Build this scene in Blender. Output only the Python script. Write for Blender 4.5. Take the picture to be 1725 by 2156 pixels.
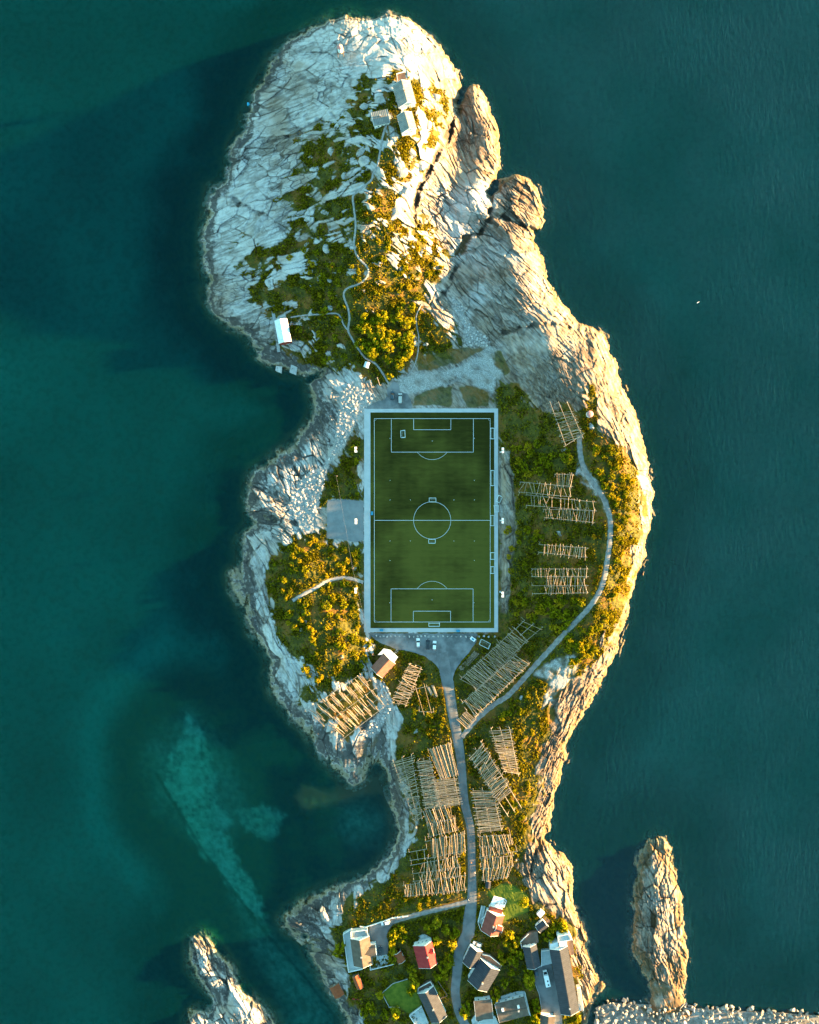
import bpy, bmesh, math, random
import numpy as np
from mathutils import Vector, Matrix

for o in list(bpy.data.objects):
    bpy.data.objects.remove(o, do_unlink=True)
SC = bpy.context.scene
COL = SC.collection
R = math.radians
rnd = random.Random(7)

# ------------------------------------------------------------------ camera
CAMH = 400.0          # the drone hovers 400 m above the sea
S = 0.2350            # metres per plan unit at sea level
CX, CY = 862.5, 1078.0
cam_d = bpy.data.cameras.new('camera')
cam = bpy.data.objects.new('camera', cam_d)
COL.objects.link(cam)
cam.location = (0, 0, CAMH)
cam.rotation_euler = (0, 0, 0)
cam_d.sensor_fit = 'VERTICAL'
cam_d.angle = 2 * math.atan(1078.1 * S / CAMH)
cam_d.clip_start = 1.0
cam_d.clip_end = 5000
SC.camera = cam

# ------------------------------------------------------------------ sky and sun
SUN_EL, SUN_AZ = 6.6, 9.0        # degrees; azimuth measured from +X towards +Y
w = bpy.data.worlds.new('World')
SC.world = w
w.use_nodes = True
nt = w.node_tree
bg = nt.nodes['Background']
sky = nt.nodes.new('ShaderNodeTexSky')
sky.sky_type = 'NISHITA'
sky.sun_disc = False
sky.sun_elevation = R(SUN_EL)
sky.sun_rotation = R(90 - SUN_AZ)
sky.altitude = 0
sky.air_density = 1.0
sky.dust_density = 0.3
sky.ozone_density = 2.0
tint = nt.nodes.new('ShaderNodeMix'); tint.data_type = 'RGBA'; tint.blend_type = 'MULTIPLY'
tint.inputs[0].default_value = 1.0
tint.inputs[7].default_value = (0.72, 0.98, 0.80, 1)      # white balance of the picture
nt.links.new(sky.outputs[0], tint.inputs[6])
nt.links.new(tint.outputs[2], bg.inputs[0])
bg.inputs[1].default_value = 0.088
sun_d = bpy.data.lights.new('sun', 'SUN')
sun_d.energy = 4.4
sun_d.angle = R(0.8)
sun_d.color = (1.0, 0.60, 0.235)
sun = bpy.data.objects.new('sun', sun_d)
COL.objects.link(sun)
sdir = Vector((math.cos(R(SUN_EL)) * math.cos(R(SUN_AZ)), math.cos(R(SUN_EL)) * math.sin(R(SUN_AZ)), math.sin(R(SUN_EL))))
sun.rotation_euler = sdir.to_track_quat('Z', 'Y').to_euler()
sun.location = sdir * 600

SC.view_settings.view_transform = 'Standard'
SC.view_settings.look = 'None'
SC.view_settings.exposure = 3.75
SC.view_settings.gamma = 1.0
SC.view_settings.use_curve_mapping = False
SC.render.engine = 'CYCLES'
cy = SC.cycles
cy.use_denoising = True
cy.max_bounces = 4
cy.diffuse_bounces = 1
cy.glossy_bounces = 2
cy.transmission_bounces = 2
cy.transparent_max_bounces = 8
cy.volume_bounces = 0
cy.caustics_reflective = False
cy.caustics_refractive = False

# ------------------------------------------------------------------ plan coordinates
def at(px, py, z=0.0):
    """plan point (as seen from the drone) at height z -> world"""
    f = S * (CAMH - z) / CAMH
    return Vector(((px - CX) * f, (CY - py) * f, z))

def zc(x0, y0, wpx, pts):
    """points measured in an enlarged detail -> plan points"""
    f = wpx / 1725.0
    return [((x0 + a * f) * 0.69, (y0 + b * f) * 0.69) for a, b in pts]

# ------------------------------------------------------------------ numpy noise
def _hash(ix, iy, seed):
    h = np.asarray(ix).astype(np.int32).view(np.uint32) * np.uint32(374761393) + np.asarray(iy).astype(np.int32).view(np.uint32) * np.uint32(668265263) + np.uint32((seed * 974711) & 0xffffffff)
    h = (h ^ (h >> np.uint32(13))) * np.uint32(1274126177)
    return (h ^ (h >> np.uint32(16))) & np.uint32(0x7fffffff)

_ga = np.linspace(0, 2 * math.pi, 256, endpoint=False).astype(np.float32)
_GC, _GS = np.cos(_ga), np.sin(_ga)
def perlin(x, y, seed=0):
    x = np.asarray(x, np.float32); y = np.asarray(y, np.float32)
    xi = np.floor(x); yi = np.floor(y)
    xf = x - xi; yf = y - yi
    xi = xi.astype(np.int32); yi = yi.astype(np.int32)
    u = xf * xf * (3 - 2 * xf); v = yf * yf * (3 - 2 * yf)
    def g(ax, ay, dx, dy):
        a = (_hash(ax, ay, seed) >> np.uint32(7)) & np.uint32(255)
        return _GC[a] * dx + _GS[a] * dy
    n00 = g(xi, yi, xf, yf); n10 = g(xi + 1, yi, xf - 1, yf)
    n01 = g(xi, yi + 1, xf, yf - 1); n11 = g(xi + 1, yi + 1, xf - 1, yf - 1)
    a = n00 + u * (n10 - n00); b = n01 + u * (n11 - n01)
    return (a + v * (b - a)) * np.float32(1.4)

def fbm(x, y, seed=0, o=3):
    s = 0; a = 1.0; t = 0
    for i in range(o):
        s = s + a * perlin(x * 2 ** i, y * 2 ** i, seed + 17 * i); t += a; a *= 0.5
    return s / t

def worley(x, y, seed=0):
    """distance to the nearest and second nearest cell point and the id of the cell"""
    x = np.asarray(x, np.float32); y = np.asarray(y, np.float32)
    xi = np.floor(x).astype(np.int32); yi = np.floor(y).astype(np.int32)
    f1 = np.full(x.shape, 9.0, np.float32); f2 = f1.copy(); cid = np.zeros(x.shape, np.float32); rx = cid.copy(); ry = cid.copy()
    k = np.float32(1 / 0x7fff)
    for dx in (-1, 0, 1):
        for dy in (-1, 0, 1):
            cx_ = xi + dx; cy_ = yi + dy
            hh = _hash(cx_, cy_, seed)
            h1 = (hh & np.uint32(0x7fff)) * k; h2 = ((hh >> np.uint32(15)) & np.uint32(0x7fff)) * k
            d = np.sqrt((cx_ + h1 - x) ** 2 + (cy_ + h2 - y) ** 2).astype(np.float32)
            new = d < f1
            f2 = np.where(new, f1, np.minimum(f2, d))
            cid = np.where(new, ((hh >> np.uint32(4)) & np.uint32(0xfff)) * np.float32(1 / 0xfff), cid)
            rx = np.where(new, x - cx_ - h1, rx); ry = np.where(new, y - cy_ - h2, ry)
            f1 = np.where(new, d, f1)
    return f1, f2, cid, rx, ry

def smooth(a, b, x):
    t = np.clip((x - a) / (b - a), 0, 1)
    return t * t * (3 - 2 * t)

# coarse plan grid for distance fields
GX0, GY0, GST = -90.0, -90.0, 3.0
GNX, GNY = 636, 786
_gx = GX0 + GST * np.arange(GNX); _gy = GY0 + GST * np.arange(GNY)
GXX, GYY = np.meshgrid(_gx, _gy)

def sdf(poly, big=400.0, pad=60):
    """signed distance (plan units, positive inside) on the coarse grid"""
    P = np.array(poly, float)
    out = np.full(GXX.shape, -big)
    x0 = max(int((P[:, 0].min() - pad - GX0) / GST), 0); x1 = min(int((P[:, 0].max() + pad - GX0) / GST) + 2, GNX)
    y0 = max(int((P[:, 1].min() - pad - GY0) / GST), 0); y1 = min(int((P[:, 1].max() + pad - GY0) / GST) + 2, GNY)
    X = GXX[y0:y1, x0:x1]; Y = GYY[y0:y1, x0:x1]
    d2 = np.full(X.shape, 1e9); ins = np.zeros(X.shape, bool)
    n = len(P)
    for i in range(n):
        ax, ay = P[i]; bx, by = P[(i + 1) % n]
        ex, ey = bx - ax, by - ay
        L = ex * ex + ey * ey + 1e-9
        t = np.clip(((X - ax) * ex + (Y - ay) * ey) / L, 0, 1)
        d2 = np.minimum(d2, (X - ax - t * ex) ** 2 + (Y - ay - t * ey) ** 2)
        c = ((ay > Y) != (by > Y)) & (X < ex * (Y - ay) / (ey if abs(ey) > 1e-9 else 1e-9) + ax)
        ins ^= c
    d = np.sqrt(d2)
    out[y0:y1, x0:x1] = np.where(ins, d, -d)
    return out

def lsdf(line, pad=60, big=400.0):
    """distance to a polyline (plan units) on the coarse grid, negative values"""
    P = np.array(line, float)
    out = np.full(GXX.shape, big)
    x0 = max(int((P[:, 0].min() - pad - GX0) / GST), 0); x1 = min(int((P[:, 0].max() + pad - GX0) / GST) + 2, GNX)
    y0 = max(int((P[:, 1].min() - pad - GY0) / GST), 0); y1 = min(int((P[:, 1].max() + pad - GY0) / GST) + 2, GNY)
    X = GXX[y0:y1, x0:x1]; Y = GYY[y0:y1, x0:x1]
    d2 = np.full(X.shape, 1e9)
    for (ax, ay), (bx, by) in zip(P[:-1], P[1:]):
        ex, ey = bx - ax, by - ay
        t = np.clip(((X - ax) * ex + (Y - ay) * ey) / (ex * ex + ey * ey + 1e-9), 0, 1)
        d2 = np.minimum(d2, (X - ax - t * ex) ** 2 + (Y - ay - t * ey) ** 2)
    out[y0:y1, x0:x1] = np.sqrt(d2)
    return out

def samp(field, px, py):
    """bilinear sample of a coarse field at plan points"""
    fx = np.clip((px - GX0) / GST, 0, GNX - 1.001); fy = np.clip((py - GY0) / GST, 0, GNY - 1.001)
    ix = fx.astype(int); iy = fy.astype(int); a = fx - ix; b = fy - iy
    return (field[iy, ix] * (1 - a) + field[iy, ix + 1] * a) * (1 - b) + (field[iy + 1, ix] * (1 - a) + field[iy + 1, ix + 1] * a) * b

def rbf(ctrl, c=22.0, lam=0.5):
    C = np.array(ctrl, float); n = len(C)
    D = np.hypot(C[:, None, 0] - C[None, :, 0], C[:, None, 1] - C[None, :, 1])
    A = -np.sqrt(D * D + c * c); A[np.arange(n), np.arange(n)] += lam * c * 0.2
    M = np.zeros((n + 1, n + 1)); M[:n, :n] = A; M[:n, n] = 1; M[n, :n] = 1
    wv = np.linalg.solve(M, np.append(C[:, 2], 0))
    sx, sy = GXX[::2, ::2], GYY[::2, ::2]
    out = np.full(sx.shape, wv[n])
    for i in range(n):
        out -= wv[i] * np.sqrt((sx - C[i, 0]) ** 2 + (sy - C[i, 1]) ** 2 + c * c)
    full = np.empty(GXX.shape)
    xi = np.arange(GNX) / 2.0; yi = np.arange(GNY) / 2.0
    ix = np.minimum(xi.astype(int), sx.shape[1] - 2); iy = np.minimum(yi.astype(int), sx.shape[0] - 2)
    a = (xi - ix)[None, :]; b = (yi - iy)[:, None]
    o = out
    full = (o[np.ix_(iy, ix)] * (1 - a) + o[np.ix_(iy, ix + 1)] * a) * (1 - b) + (o[np.ix_(iy + 1, ix)] * (1 - a) + o[np.ix_(iy + 1, ix + 1)] * a) * b
    return full
# ------------------------------------------------------------------ plan of the island
COAST = [(700,35),(725,30),(760,38),(785,36),(800,33),(825,32),(855,38),(880,52),(905,78),(930,105),(950,125),(968,148),(972,165),(968,190),(963,215),(962,238),(968,240),
 (974,215),(981,192),(990,178),(998,178),(1010,190),(1025,210),(1035,235),(1045,265),(1052,300),(1055,330),(1052,352),(1042,372),(1036,400),(1044,398),(1056,378),(1075,366),(1095,368),(1118,380),(1135,402),(1148,435),(1152,465),(1143,484),(1128,490),
 (1126,508),(1140,540),(1150,570),(1160,600),(1172,625),(1190,645),(1205,665),(1218,682),(1240,690),(1262,698),(1280,717),(1290,740),(1296,765),(1300,790),(1312,815),(1325,840),(1335,865),(1345,885),(1355,915),(1360,950),(1366,985),(1372,1015),(1375,1045),(1374,1080),(1370,1110),(1361,1140),(1358,1165),(1350,1195),(1340,1220),(1330,1250),(1322,1290),(1312,1320),(1308,1345),(1300,1375),(1290,1395),(1275,1425),(1258,1455),(1240,1480),(1225,1505),(1212,1530),(1200,1555),(1192,1580),(1190,1600),(1184,1620),(1178,1650),(1168,1690),(1162,1715),(1156,1745),(1154,1765),(1158,1776),(1165,1785),(1185,1800),(1200,1820),(1205,1845),(1205,1875),(1210,1905),(1222,1930),(1235,1965),(1240,1995),(1250,2025),(1260,2050),(1260,2075),(1248,2105),(1235,2130),(1230,2165),(1235,2260),
 (770,2260),(745,2190),(730,2140),(705,2100),(690,2070),(665,2030),(650,2000),(638,1975),(622,1962),(603,1948),(594,1934),(605,1921),(625,1906),(650,1891),(680,1875),(705,1867),(722,1856),(747,1850),(775,1841),(800,1821),(820,1796),(833,1770),(840,1750),(832,1715),(830,1685),(822,1655),(812,1632),(795,1610),(780,1612),(768,1638),(745,1650),(722,1640),(700,1618),(682,1597),(664,1573),(652,1553),(642,1533),(612,1510),(597,1490),(583,1470),(572,1445),(565,1420),(577,1395),(562,1378),(547,1355),(532,1330),(514,1290),(503,1262),(492,1240),(489,1210),(497,1200),(508,1210),(511,1170),(506,1140),(517,1120),(532,1105),(527,1080),(523,1040),(528,1005),(543,987),(572,967),(602,947),(637,918),(652,892),(664,870),(655,832),(652,806),(672,790),(690,776),(668,780),(655,790),(625,785),(600,780),(572,765),(548,750),(533,732),(527,715),(510,697),(482,683),(452,658),(438,633),(435,608),(442,590),(428,555),(428,500),(433,470),(443,430),(448,395),(472,385),(482,350),(492,310),(512,275),(518,240),(530,215),(538,190),(553,165),(573,127),(592,107),(622,82),(652,62),(682,47)]
SKERRY_E = zc(1750, 2480, 650, [(680,180),(620,220),(560,330),(520,470),(490,600),(490,720),(500,880),(480,960),(480,1080),(510,1180),(560,1300),(620,1360),(640,1440),(610,1560),(680,1640),(900,1600),(930,1400),(920,1270),(920,1100),(910,950),(890,850),(870,700),(850,560),(820,420),(800,300),(740,210)])
SKERRY_W = zc(450, 2700, 550, [(450,490),(500,465),(570,495),(640,565),(680,640),(760,740),(830,860),(880,950),(960,1050),(1050,1120),(1120,1180),(1200,1320),(1290,1500),(1350,1800),(300,1800),(390,1400),(400,1300),(450,1220),(500,1190),(590,1220),(640,1190),(690,1130),(640,1050),(560,980),(470,880),(420,760),(415,620),(420,530)])
MOLE = [(1262,2113),(1290,2106),(1330,2108),(1400,2112),(1470,2118),(1560,2124),(1650,2128),(1820,2140),(1820,2270),(1255,2270),(1250,2135)]
SLIP = zc(1750, 2480, 650, [(230,1370),(245,1400),(150,1560),(100,1712),(80,1712),(130,1540)])

HC = [(800,80,15),(800,130,21),(820,180,26),(845,230,30),(850,285,30),(825,330,28),(800,380,26),(775,440,24),(765,500,21),(750,560,18),(745,620,14),(740,680,9),(750,740,6),(800,780,4),(820,800,3.2),
 (720,100,14),(700,180,17),(640,150,9),(600,200,7),(560,260,6),(640,260,13),(700,280,20),(745,330,24),(600,330,10),(530,350,5),(650,400,15),(560,420,9),(500,430,7),(450,440,5),(480,520,7),(540,470,11),(575,500,13),(600,540,12),(540,580,8),(480,620,5),(650,560,13),(680,620,10),(620,640,8),(560,670,5),(600,700,4),(680,720,6),(650,760,3.5),
 (880,120,20),(920,150,15),(900,220,25),(940,220,15),(930,290,14),(895,330,20),(860,400,20),(850,460,17),(880,440,9),(890,500,12),(920,500,6),(850,560,14),(900,580,8),(830,640,10),(860,700,6.5),(800,700,8),(880,760,4),
 (1000,250,7),(1010,320,9),(980,350,7),(960,400,5),(1000,420,8),(940,450,5),(960,290,3.5),(1090,420,6),(1110,450,5),(1030,500,5),(985,510,4),
 (1000,560,4.5),(1060,560,9),(1100,600,12),(1140,640,11),(960,620,5),(1000,680,5),(1080,700,8.5),(1150,720,14),(1200,720,13),(1100,780,7),(1170,800,14),(1230,780,15),(1060,760,5),(1000,760,3.2),(940,790,3),(930,670,8),(955,695,7),(900,640,8),
 (960,830,3),(1040,840,3),(1060,870,4),
 (1100,860,7),(1150,860,12),(1200,850,16),(1250,840,18),(1290,870,17),(1220,900,17),(1280,920,18.5),(1310,960,18.6),(1150,930,11),(1100,940,7),(1200,960,14.8),(1240,980,17),(1090,1010,7),(1150,1020,12.5),(1200,1030,15.3),(1250,1040,17.3),(1290,1030,18.6),(1320,1040,18.8),(1345,1040,17.5),(1075,1070,5),(1120,1080,9.5),(1200,1090,15),(1260,1090,17.3),(1290,1100,18.6),(1325,1100,18.8),(1080,1150,5.5),(1130,1160,9.5),(1200,1160,14.8),(1260,1170,17.2),(1300,1170,18.6),(1335,1160,17),(1080,1230,5.5),(1130,1230,10),(1200,1230,14.2),(1250,1230,16.5),(1285,1240,18),(1315,1240,17),(1080,1290,5),(1150,1290,9),(1210,1290,13),(1260,1290,17),(1290,1300,15),(1060,1330,3.5),(1110,1340,6),(1170,1350,10),(1220,1350,14),(1260,1350,13),(1040,1400,4),(1100,1410,7),(1150,1410,9.5),(1200,1420,9.5),(1240,1420,8),(1010,1450,4.5),(1060,1460,6.5),(1120,1480,8.5),(1170,1480,7),(1000,1510,5),(1060,1540,7.2),(1110,1540,7),(1150,1550,6),
 (770,870,3),(770,1000,3),(770,1150,3),(770,1320,3),(910,860,3),(910,1100,3),(910,1330,3),(1050,900,3.2),(1050,1100,3.2),(1050,1300,3),
 (700,830,3),(720,900,3),(680,1000,2.5),(640,960,3),(580,1000,3.5),(560,1060,3),(620,1080,2.5),(720,1090,3),(700,1130,3.5),(560,1150,4),(600,1160,6),(640,1180,8),(700,1180,5),(740,1180,3.5),(600,1240,7),(650,1230,7),(700,1210,4.5),(560,1240,4.5),(620,1300,9),(680,1290,10),(740,1290,7),(755,1340,6),(600,1370,7),(660,1370,10),(720,1370,9),(765,1390,4.5),(620,1420,6),(680,1430,7),(640,1470,4),(600,1450,3.5),(740,1470,4),(700,1520,3),(800,1400,3.8),(850,1400,4),(830,1450,4),(800,1500,2.2),(780,1570,1),(760,1560,2),(720,1590,2.5),(810,1540,1.5),(850,1520,3.5),(900,1470,4.5),(940,1420,3.8),(900,1370,3.2),
 (960,1520,5),(890,1580,5),(850,1600,3.5),(970,1620,5.5),(900,1660,5),(860,1680,3.5),(1030,1600,7),(1080,1600,7.6),(1120,1620,6.5),(980,1700,5.5),(1040,1680,7),(1090,1680,7),(1130,1680,5.5),(900,1740,5),(850,1760,3),(990,1780,5.5),(1050,1760,6.4),(1090,1770,6.5),(920,1820,5),(860,1820,3.5),(1050,1830,6),(1110,1810,6),(1160,1830,6),(1000,1870,5.5),(900,1890,5),(800,1870,3.5),(740,1880,3),(680,1910,3),(1060,1890,6.5),(1130,1890,7),(1180,1890,6),(960,1960,5),(850,1950,5),(760,1970,5),(700,1960,3),(1040,1960,6),(1120,1960,6),(1190,1970,5.5),(900,2050,5),(780,2050,4.5),(720,2060,3),(960,2060,5),(1050,2060,5),(1150,2060,5.5),(1215,2060,4),(850,2130,4.5),(780,2140,3),(960,2150,4.5),(1080,2150,5),(1180,2150,5),(1000,2010,5.5),
 (1390,1800,2.2),(1395,1880,4),(1392,1960,3.8),(1398,2030,3.6),(1408,2090,2.6),(430,2000,3.5),(450,2080,4),(480,2150,4.5),(1400,2140,3.5),(1600,2160,4),(300,300,0),(1500,500,0),(1550,1400,0),(200,1400,0)]
# strata: x, y, angle of the beds (degrees, plan), strength of the beds, strength of the joints
ST = [(600,250,-22,.5,.55),(520,450,-25,.3,.7),(480,600,-20,.45,.7),(650,400,-25,.5,.8),(760,120,-15,.12,.8),(860,90,40,.2,.9),(930,150,65,.35,.8),(900,300,60,.3,.9),(980,300,60,.85,.8),(1000,420,40,.45,.9),(1100,430,50,.85,.7),(1080,620,42,.55,.4),(1180,720,50,.6,.5),(1250,760,58,.9,.6),(1330,900,60,.8,.8),(1360,1050,80,.6,1.0),(1320,1280,110,.8,.9),(1250,1450,125,.9,1),(1170,1580,112,1.,.7),(1130,1700,110,1.,.7),(1150,1850,60,.7,1),(1200,1950,70,.9,.8),(680,870,55,.5,.6),(600,980,70,.35,.9),(560,1080,30,.5,1),(530,1200,75,.45,.9),(560,1330,60,.4,.9),(640,1450,70,.3,.6),(720,1560,90,.3,.8),(840,1680,70,.5,.6),(840,1800,110,.4,.6),(720,1890,100,.5,.5),(680,2000,20,.5,.9),(740,2110,60,.5,.8),(1390,1850,80,.62,1),(440,2050,60,.4,.9)]

VEG_N = [(755,150),(800,150),(835,120),(870,145),(910,160),(946,200),(952,250),(938,300),(908,340),(890,375),(860,420),(855,465),(880,470),(900,465),(950,500),(940,560),(905,600),(885,640),(895,660),(935,690),(955,722),(935,738),(880,745),(835,795),(800,805),(770,795),(740,772),(700,785),(660,775),(625,742),(612,700),(615,650),(575,655),(540,640),(515,595),(500,560),(498,520),(515,498),(560,505),(590,480),(600,440),(575,420),(590,380),(605,330),(620,290),(650,250),(700,235),(740,205)]
VEG_W1 = zc(650, 1130, 600, [(1230,530),(1340,600),(1340,1160),(1000,1140),(940,1180),(930,1080),(990,900),(1080,830),(1150,740),(1180,640)])
VEG_W2 = [(660,1128),(690,1095),(692,1140),(767,1140),(770,1320),(785,1380),(770,1420),(725,1440),(676,1470),(645,1482),(650,1452),(665,1423),(657,1397),(605,1380),(588,1355),(583,1320),(574,1290),(567,1250),(552,1220),(572,1185),(583,1166),(602,1140),(617,1118),(632,1122)]
VEG_E = [(1050,820),(1085,815),(1120,850),(1160,870),(1200,865),(1215,872),(1235,850),(1240,805),(1252,830),(1275,900),(1300,930),(1328,970),(1343,1010),(1352,1050),(1348,1100),(1340,1130),(1338,1180),(1328,1220),(1316,1260),(1302,1300),(1286,1330),(1268,1370),(1236,1410),(1204,1428),(1170,1450),(1155,1480),(1147,1500),(1152,1530),(1136,1570),(1140,1600),(1126,1660),(1120,1700),(1110,1740),(1096,1790),(1082,1830),(1100,1850),(1115,1890),(1120,1920),(1180,1935),(1200,1970),(1215,2010),(1225,2060),(1222,2100),(1225,2165),(1225,2270),(790,2270),(760,2130),(730,2090),(740,2040),(707,2000),(705,1960),(722,1940),(738,1915),(755,1890),(775,1872),(818,1852),(850,1810),(868,1770),(872,1720),(880,1700),(862,1640),(840,1600),(840,1560),(852,1520),(858,1500),(830,1480),(810,1450),(790,1420),(780,1390),(785,1335),(1050,1335)]
GRAV_N = zc(1080, 650, 600, [(380,1450),(550,1400),(760,1390),(960,1320),(1130,1250),(1160,1150),(1250,1200),(1230,1330),(1310,1400),(1290,1450),(1240,1530),(1210,1610),(1170,1560),(1000,1500),(900,1480),(760,1520),(600,1560),(450,1600),(400,1540)])
GRAV_E = zc(1350, 1900, 600, [(880,370),(1020,300),(1150,280),(1200,330),(1190,430),(1130,500),(1000,640),(930,720),(860,770),(900,640),(960,560),(880,500),(780,470)])
GRAV_P = [(1223,965),(1240,990),(1262,1020),(1278,1055),(1280,1080),(1262,1060),(1246,1030),(1225,1020),(1212,1000),(1214,980)]
RUBBLE_W = zc(650, 1130, 600, [(1180,130),(1450,210),(1350,330),(1290,400),(1240,480),(1190,600),(1120,700),(1010,850),(980,1000),(930,1180),(860,1400),(760,1380),(690,1250),(660,1180),(760,980),(840,900),(980,840),(1090,560),(1110,400),(1120,250)])
RUBBLE_N = zc(1080, 650, 600, [(860,720),(960,830),(990,950),(1050,1000),(1200,1130),(1160,1180),(1000,1160),(960,1120),(980,1030),(960,940),(870,830)])
RUBBLE_C = zc(850, 1900, 600, [(940,640),(1000,720),(960,820),(880,950),(800,1020),(740,980),(800,880),(900,780)])
VEG_R = zc(850, 1900, 600, [(300,790),(400,650),(740,430),(930,690),(860,740),(640,990),(560,960)])
VEG_B = [zc(1080, 650, 600, q) for q in ([(520,1250),(700,1240),(900,1190),(1000,1180),(1130,1200),(960,1300),(760,1360),(560,1390)], [(520,1600),(720,1530),(880,1500),(850,1700),(520,1690)], [(920,1540),(1000,1510),(1180,1580),(1200,1700),(980,1700)], [(1230,1560),(1300,1620),(1450,1715),(1240,1715)], [(1180,1240),(1290,1200),(1340,1320),(1390,1400),(1320,1440),(1240,1330)])]
PIPE = [(330,1630),(350,1665),(430,1795),(500,1885),(560,1965),(640,2055),(720,2160)]
GULLY = [[(966,215),(950,270),(930,315),(905,352),(885,395),(872,440),(880,478)], [(1042,380),(1030,420),(1035,455),(1010,490),(985,500),(962,530)], [(1128,488),(1090,470),(1060,455),(1038,452)], [(985,505),(960,560),(945,600),(925,635)], [(1060,700),(1110,690),(1160,680),(1210,690)], [(1160,1752),(1140,1772),(1128,1795),(1118,1835)], [(1100,1480),(1150,1500),(1120,1600)], [(560,300),(620,285),(700,240)], [(450,400),(530,440),(600,480)], [(575,125),(640,165),(700,180)], [(690,776),(672,792),(650,800)], [(560,1090),(620,1100),(650,1085)], [(620,1960),(670,1975),(705,1990)]]
GULLY_D = [3.0,2.4,2.0,1.6,1.4,1.6,.0,.9,1.1,.7,1.5,1.2,1.0]
SLAB_E = [(1050,950),(1072,950),(1082,1040),(1085,1130),(1076,1180),(1075,1250),(1064,1290),(1054,1290),(1056,1200),(1052,1120)]   # bare rock face behind the pitch
GREEN_C = zc(850, 1900, 600, [(830,1020),(870,1000),(860,1090),(800,1120),(810,1310),(750,1300),(740,1150),(760,1070)])
KELP_C = zc(500, 2100, 800, [(900,640),(1100,660),(1300,600),(1500,540),(1500,700),(1280,700),(1060,790),(930,800),(860,720)])

ROAD = [(930,1375),(938,1410),(946,1455),(954,1505),(963,1551),(971,1606),(978,1686),(991,1746),(993.5,1826),(994,1886),(989,1934),(986,1965),(968,2003),(962,2054),(959,2092),(968,2135),(985,2165),(1010,2200)]
ROAD_W = [34,30,25,24,24,20.5,20,18.5,19,22,33,34,25,22,21,20,20,20]
TRACK_E = [(972,1552),(985,1537),(1003.5,1515),(1039.5,1484),(1068,1466),(1095,1438),(1131,1397),(1155,1371),(1186,1337),(1212,1310),(1240,1280),(1262,1247),(1273,1215),(1279,1179),(1284,1143),(1285,1095),(1273,1054),(1255,1025),(1238,1002),(1226,975),(1221,945),(1220,915)]
PATH_N = [(781.6,379.5),(786,365),(796,343.5),(803,303),(807,283.5),(812,268),(818,256)]
PATH_N = PATH_N[::-1] + [(760,397),(747,408),(743,418),(745.6,439.5),(749,475.5),(745.6,518.7),(755,543),(774.4,564),(772,583.5),(755,598),(731,607.5),(724,622),(733.6,651),(736,672),(733.6,696),(743,715.5),(755,735),(769.6,754),(791,766),(806,786),(819,808)]
PATH_H = [(612,668),(640,664),(676,661.5),(707,660),(717,667.5),(724,684),(733.6,696)]
PATH_V = [(888,640),(877,664.5),(878,688),(882,712),(879,748),(870,775),(858,792)]
LANE_S = [(790,1952),(826,1941),(874,1927),(934,1912),(984,1899)]
TRACK_B = [(790,1370),(806,1352)]
PATH_W = zc(650, 1600, 600, [(1320,510),(1230,480),(1130,470),(1000,500),(900,560),(800,610),(700,670)])
CARPARK = [(775,1333.5),(1005,1333.5),(1003,1352),(990,1372),(972,1392),(958,1412),(952,1440),(934,1440),(928,1415),(915,1396),(893,1381),(865,1372),(838,1368),(812,1358),(790,1347)]
PARK_N = zc(1080, 1120, 200, [(290,1080),(560,930),(820,850),(890,770),(870,560),(960,500),(1050,380),(1170,450),(1220,640),(1400,700),(1500,850),(1510,960),(1540,1085)])
COURT = zc(650, 1130, 600, [(1005,1140),(1130,1132),(1220,1140),(1322,1150),(1322,1490),(1240,1505),(1120,1480),(1000,1470)])
YARD_W = zc(1000, 2780, 400, [(560,190),(800,170),(860,170),(800,250),(775,330),(800,430),(790,560),(640,600),(610,420),(540,330)])
YARD_E = zc(1380, 2680, 450, [(1040,1010),(1160,1000),(1280,1570),(1290,1720),(1060,1720),(1050,1560),(1010,1340),(970,1240),(960,1120)])
LAWN = zc(1380, 2680, 450, [(400,180),(560,60),(720,80),(880,200),(900,380),(760,450),(560,520),(640,250),(450,230)])
LAWN2 = zc(1000, 2780, 400, [(715,1075),(860,950),(1050,890),(1180,1000),(1240,1240),(1080,1360),(950,1270),(810,1260)])
LAWN3 = zc(1000, 2780, 400, [(1390,985),(1450,910),(1570,1100),(1480,1140)])
SAND = [[(345,1650),(400,1760),(440,1815),(500,1890),(558,1955),(566,1935),(530,1860),(495,1800),(482,1760),(490,1730),(465,1690),(450,1610),(425,1540),(395,1500),(360,1580)],
        [(500,1705),(555,1690),(602,1715),(575,1768),(515,1752)], [(720,1705),(765,1688),(800,1720),(790,1765),(750,1775),(715,1750)],
        [(490,1880),(560,1960),(640,2030),(700,2130),(760,2250),(620,2250),(590,2090),(540,2010)]]
SAND.append([(300,1570),(400,1490),(480,1580),(525,1690),(470,1790),(400,1760),(330,1700)])
SAND_W = [.72, .55, .42, .40, .28]

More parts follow.
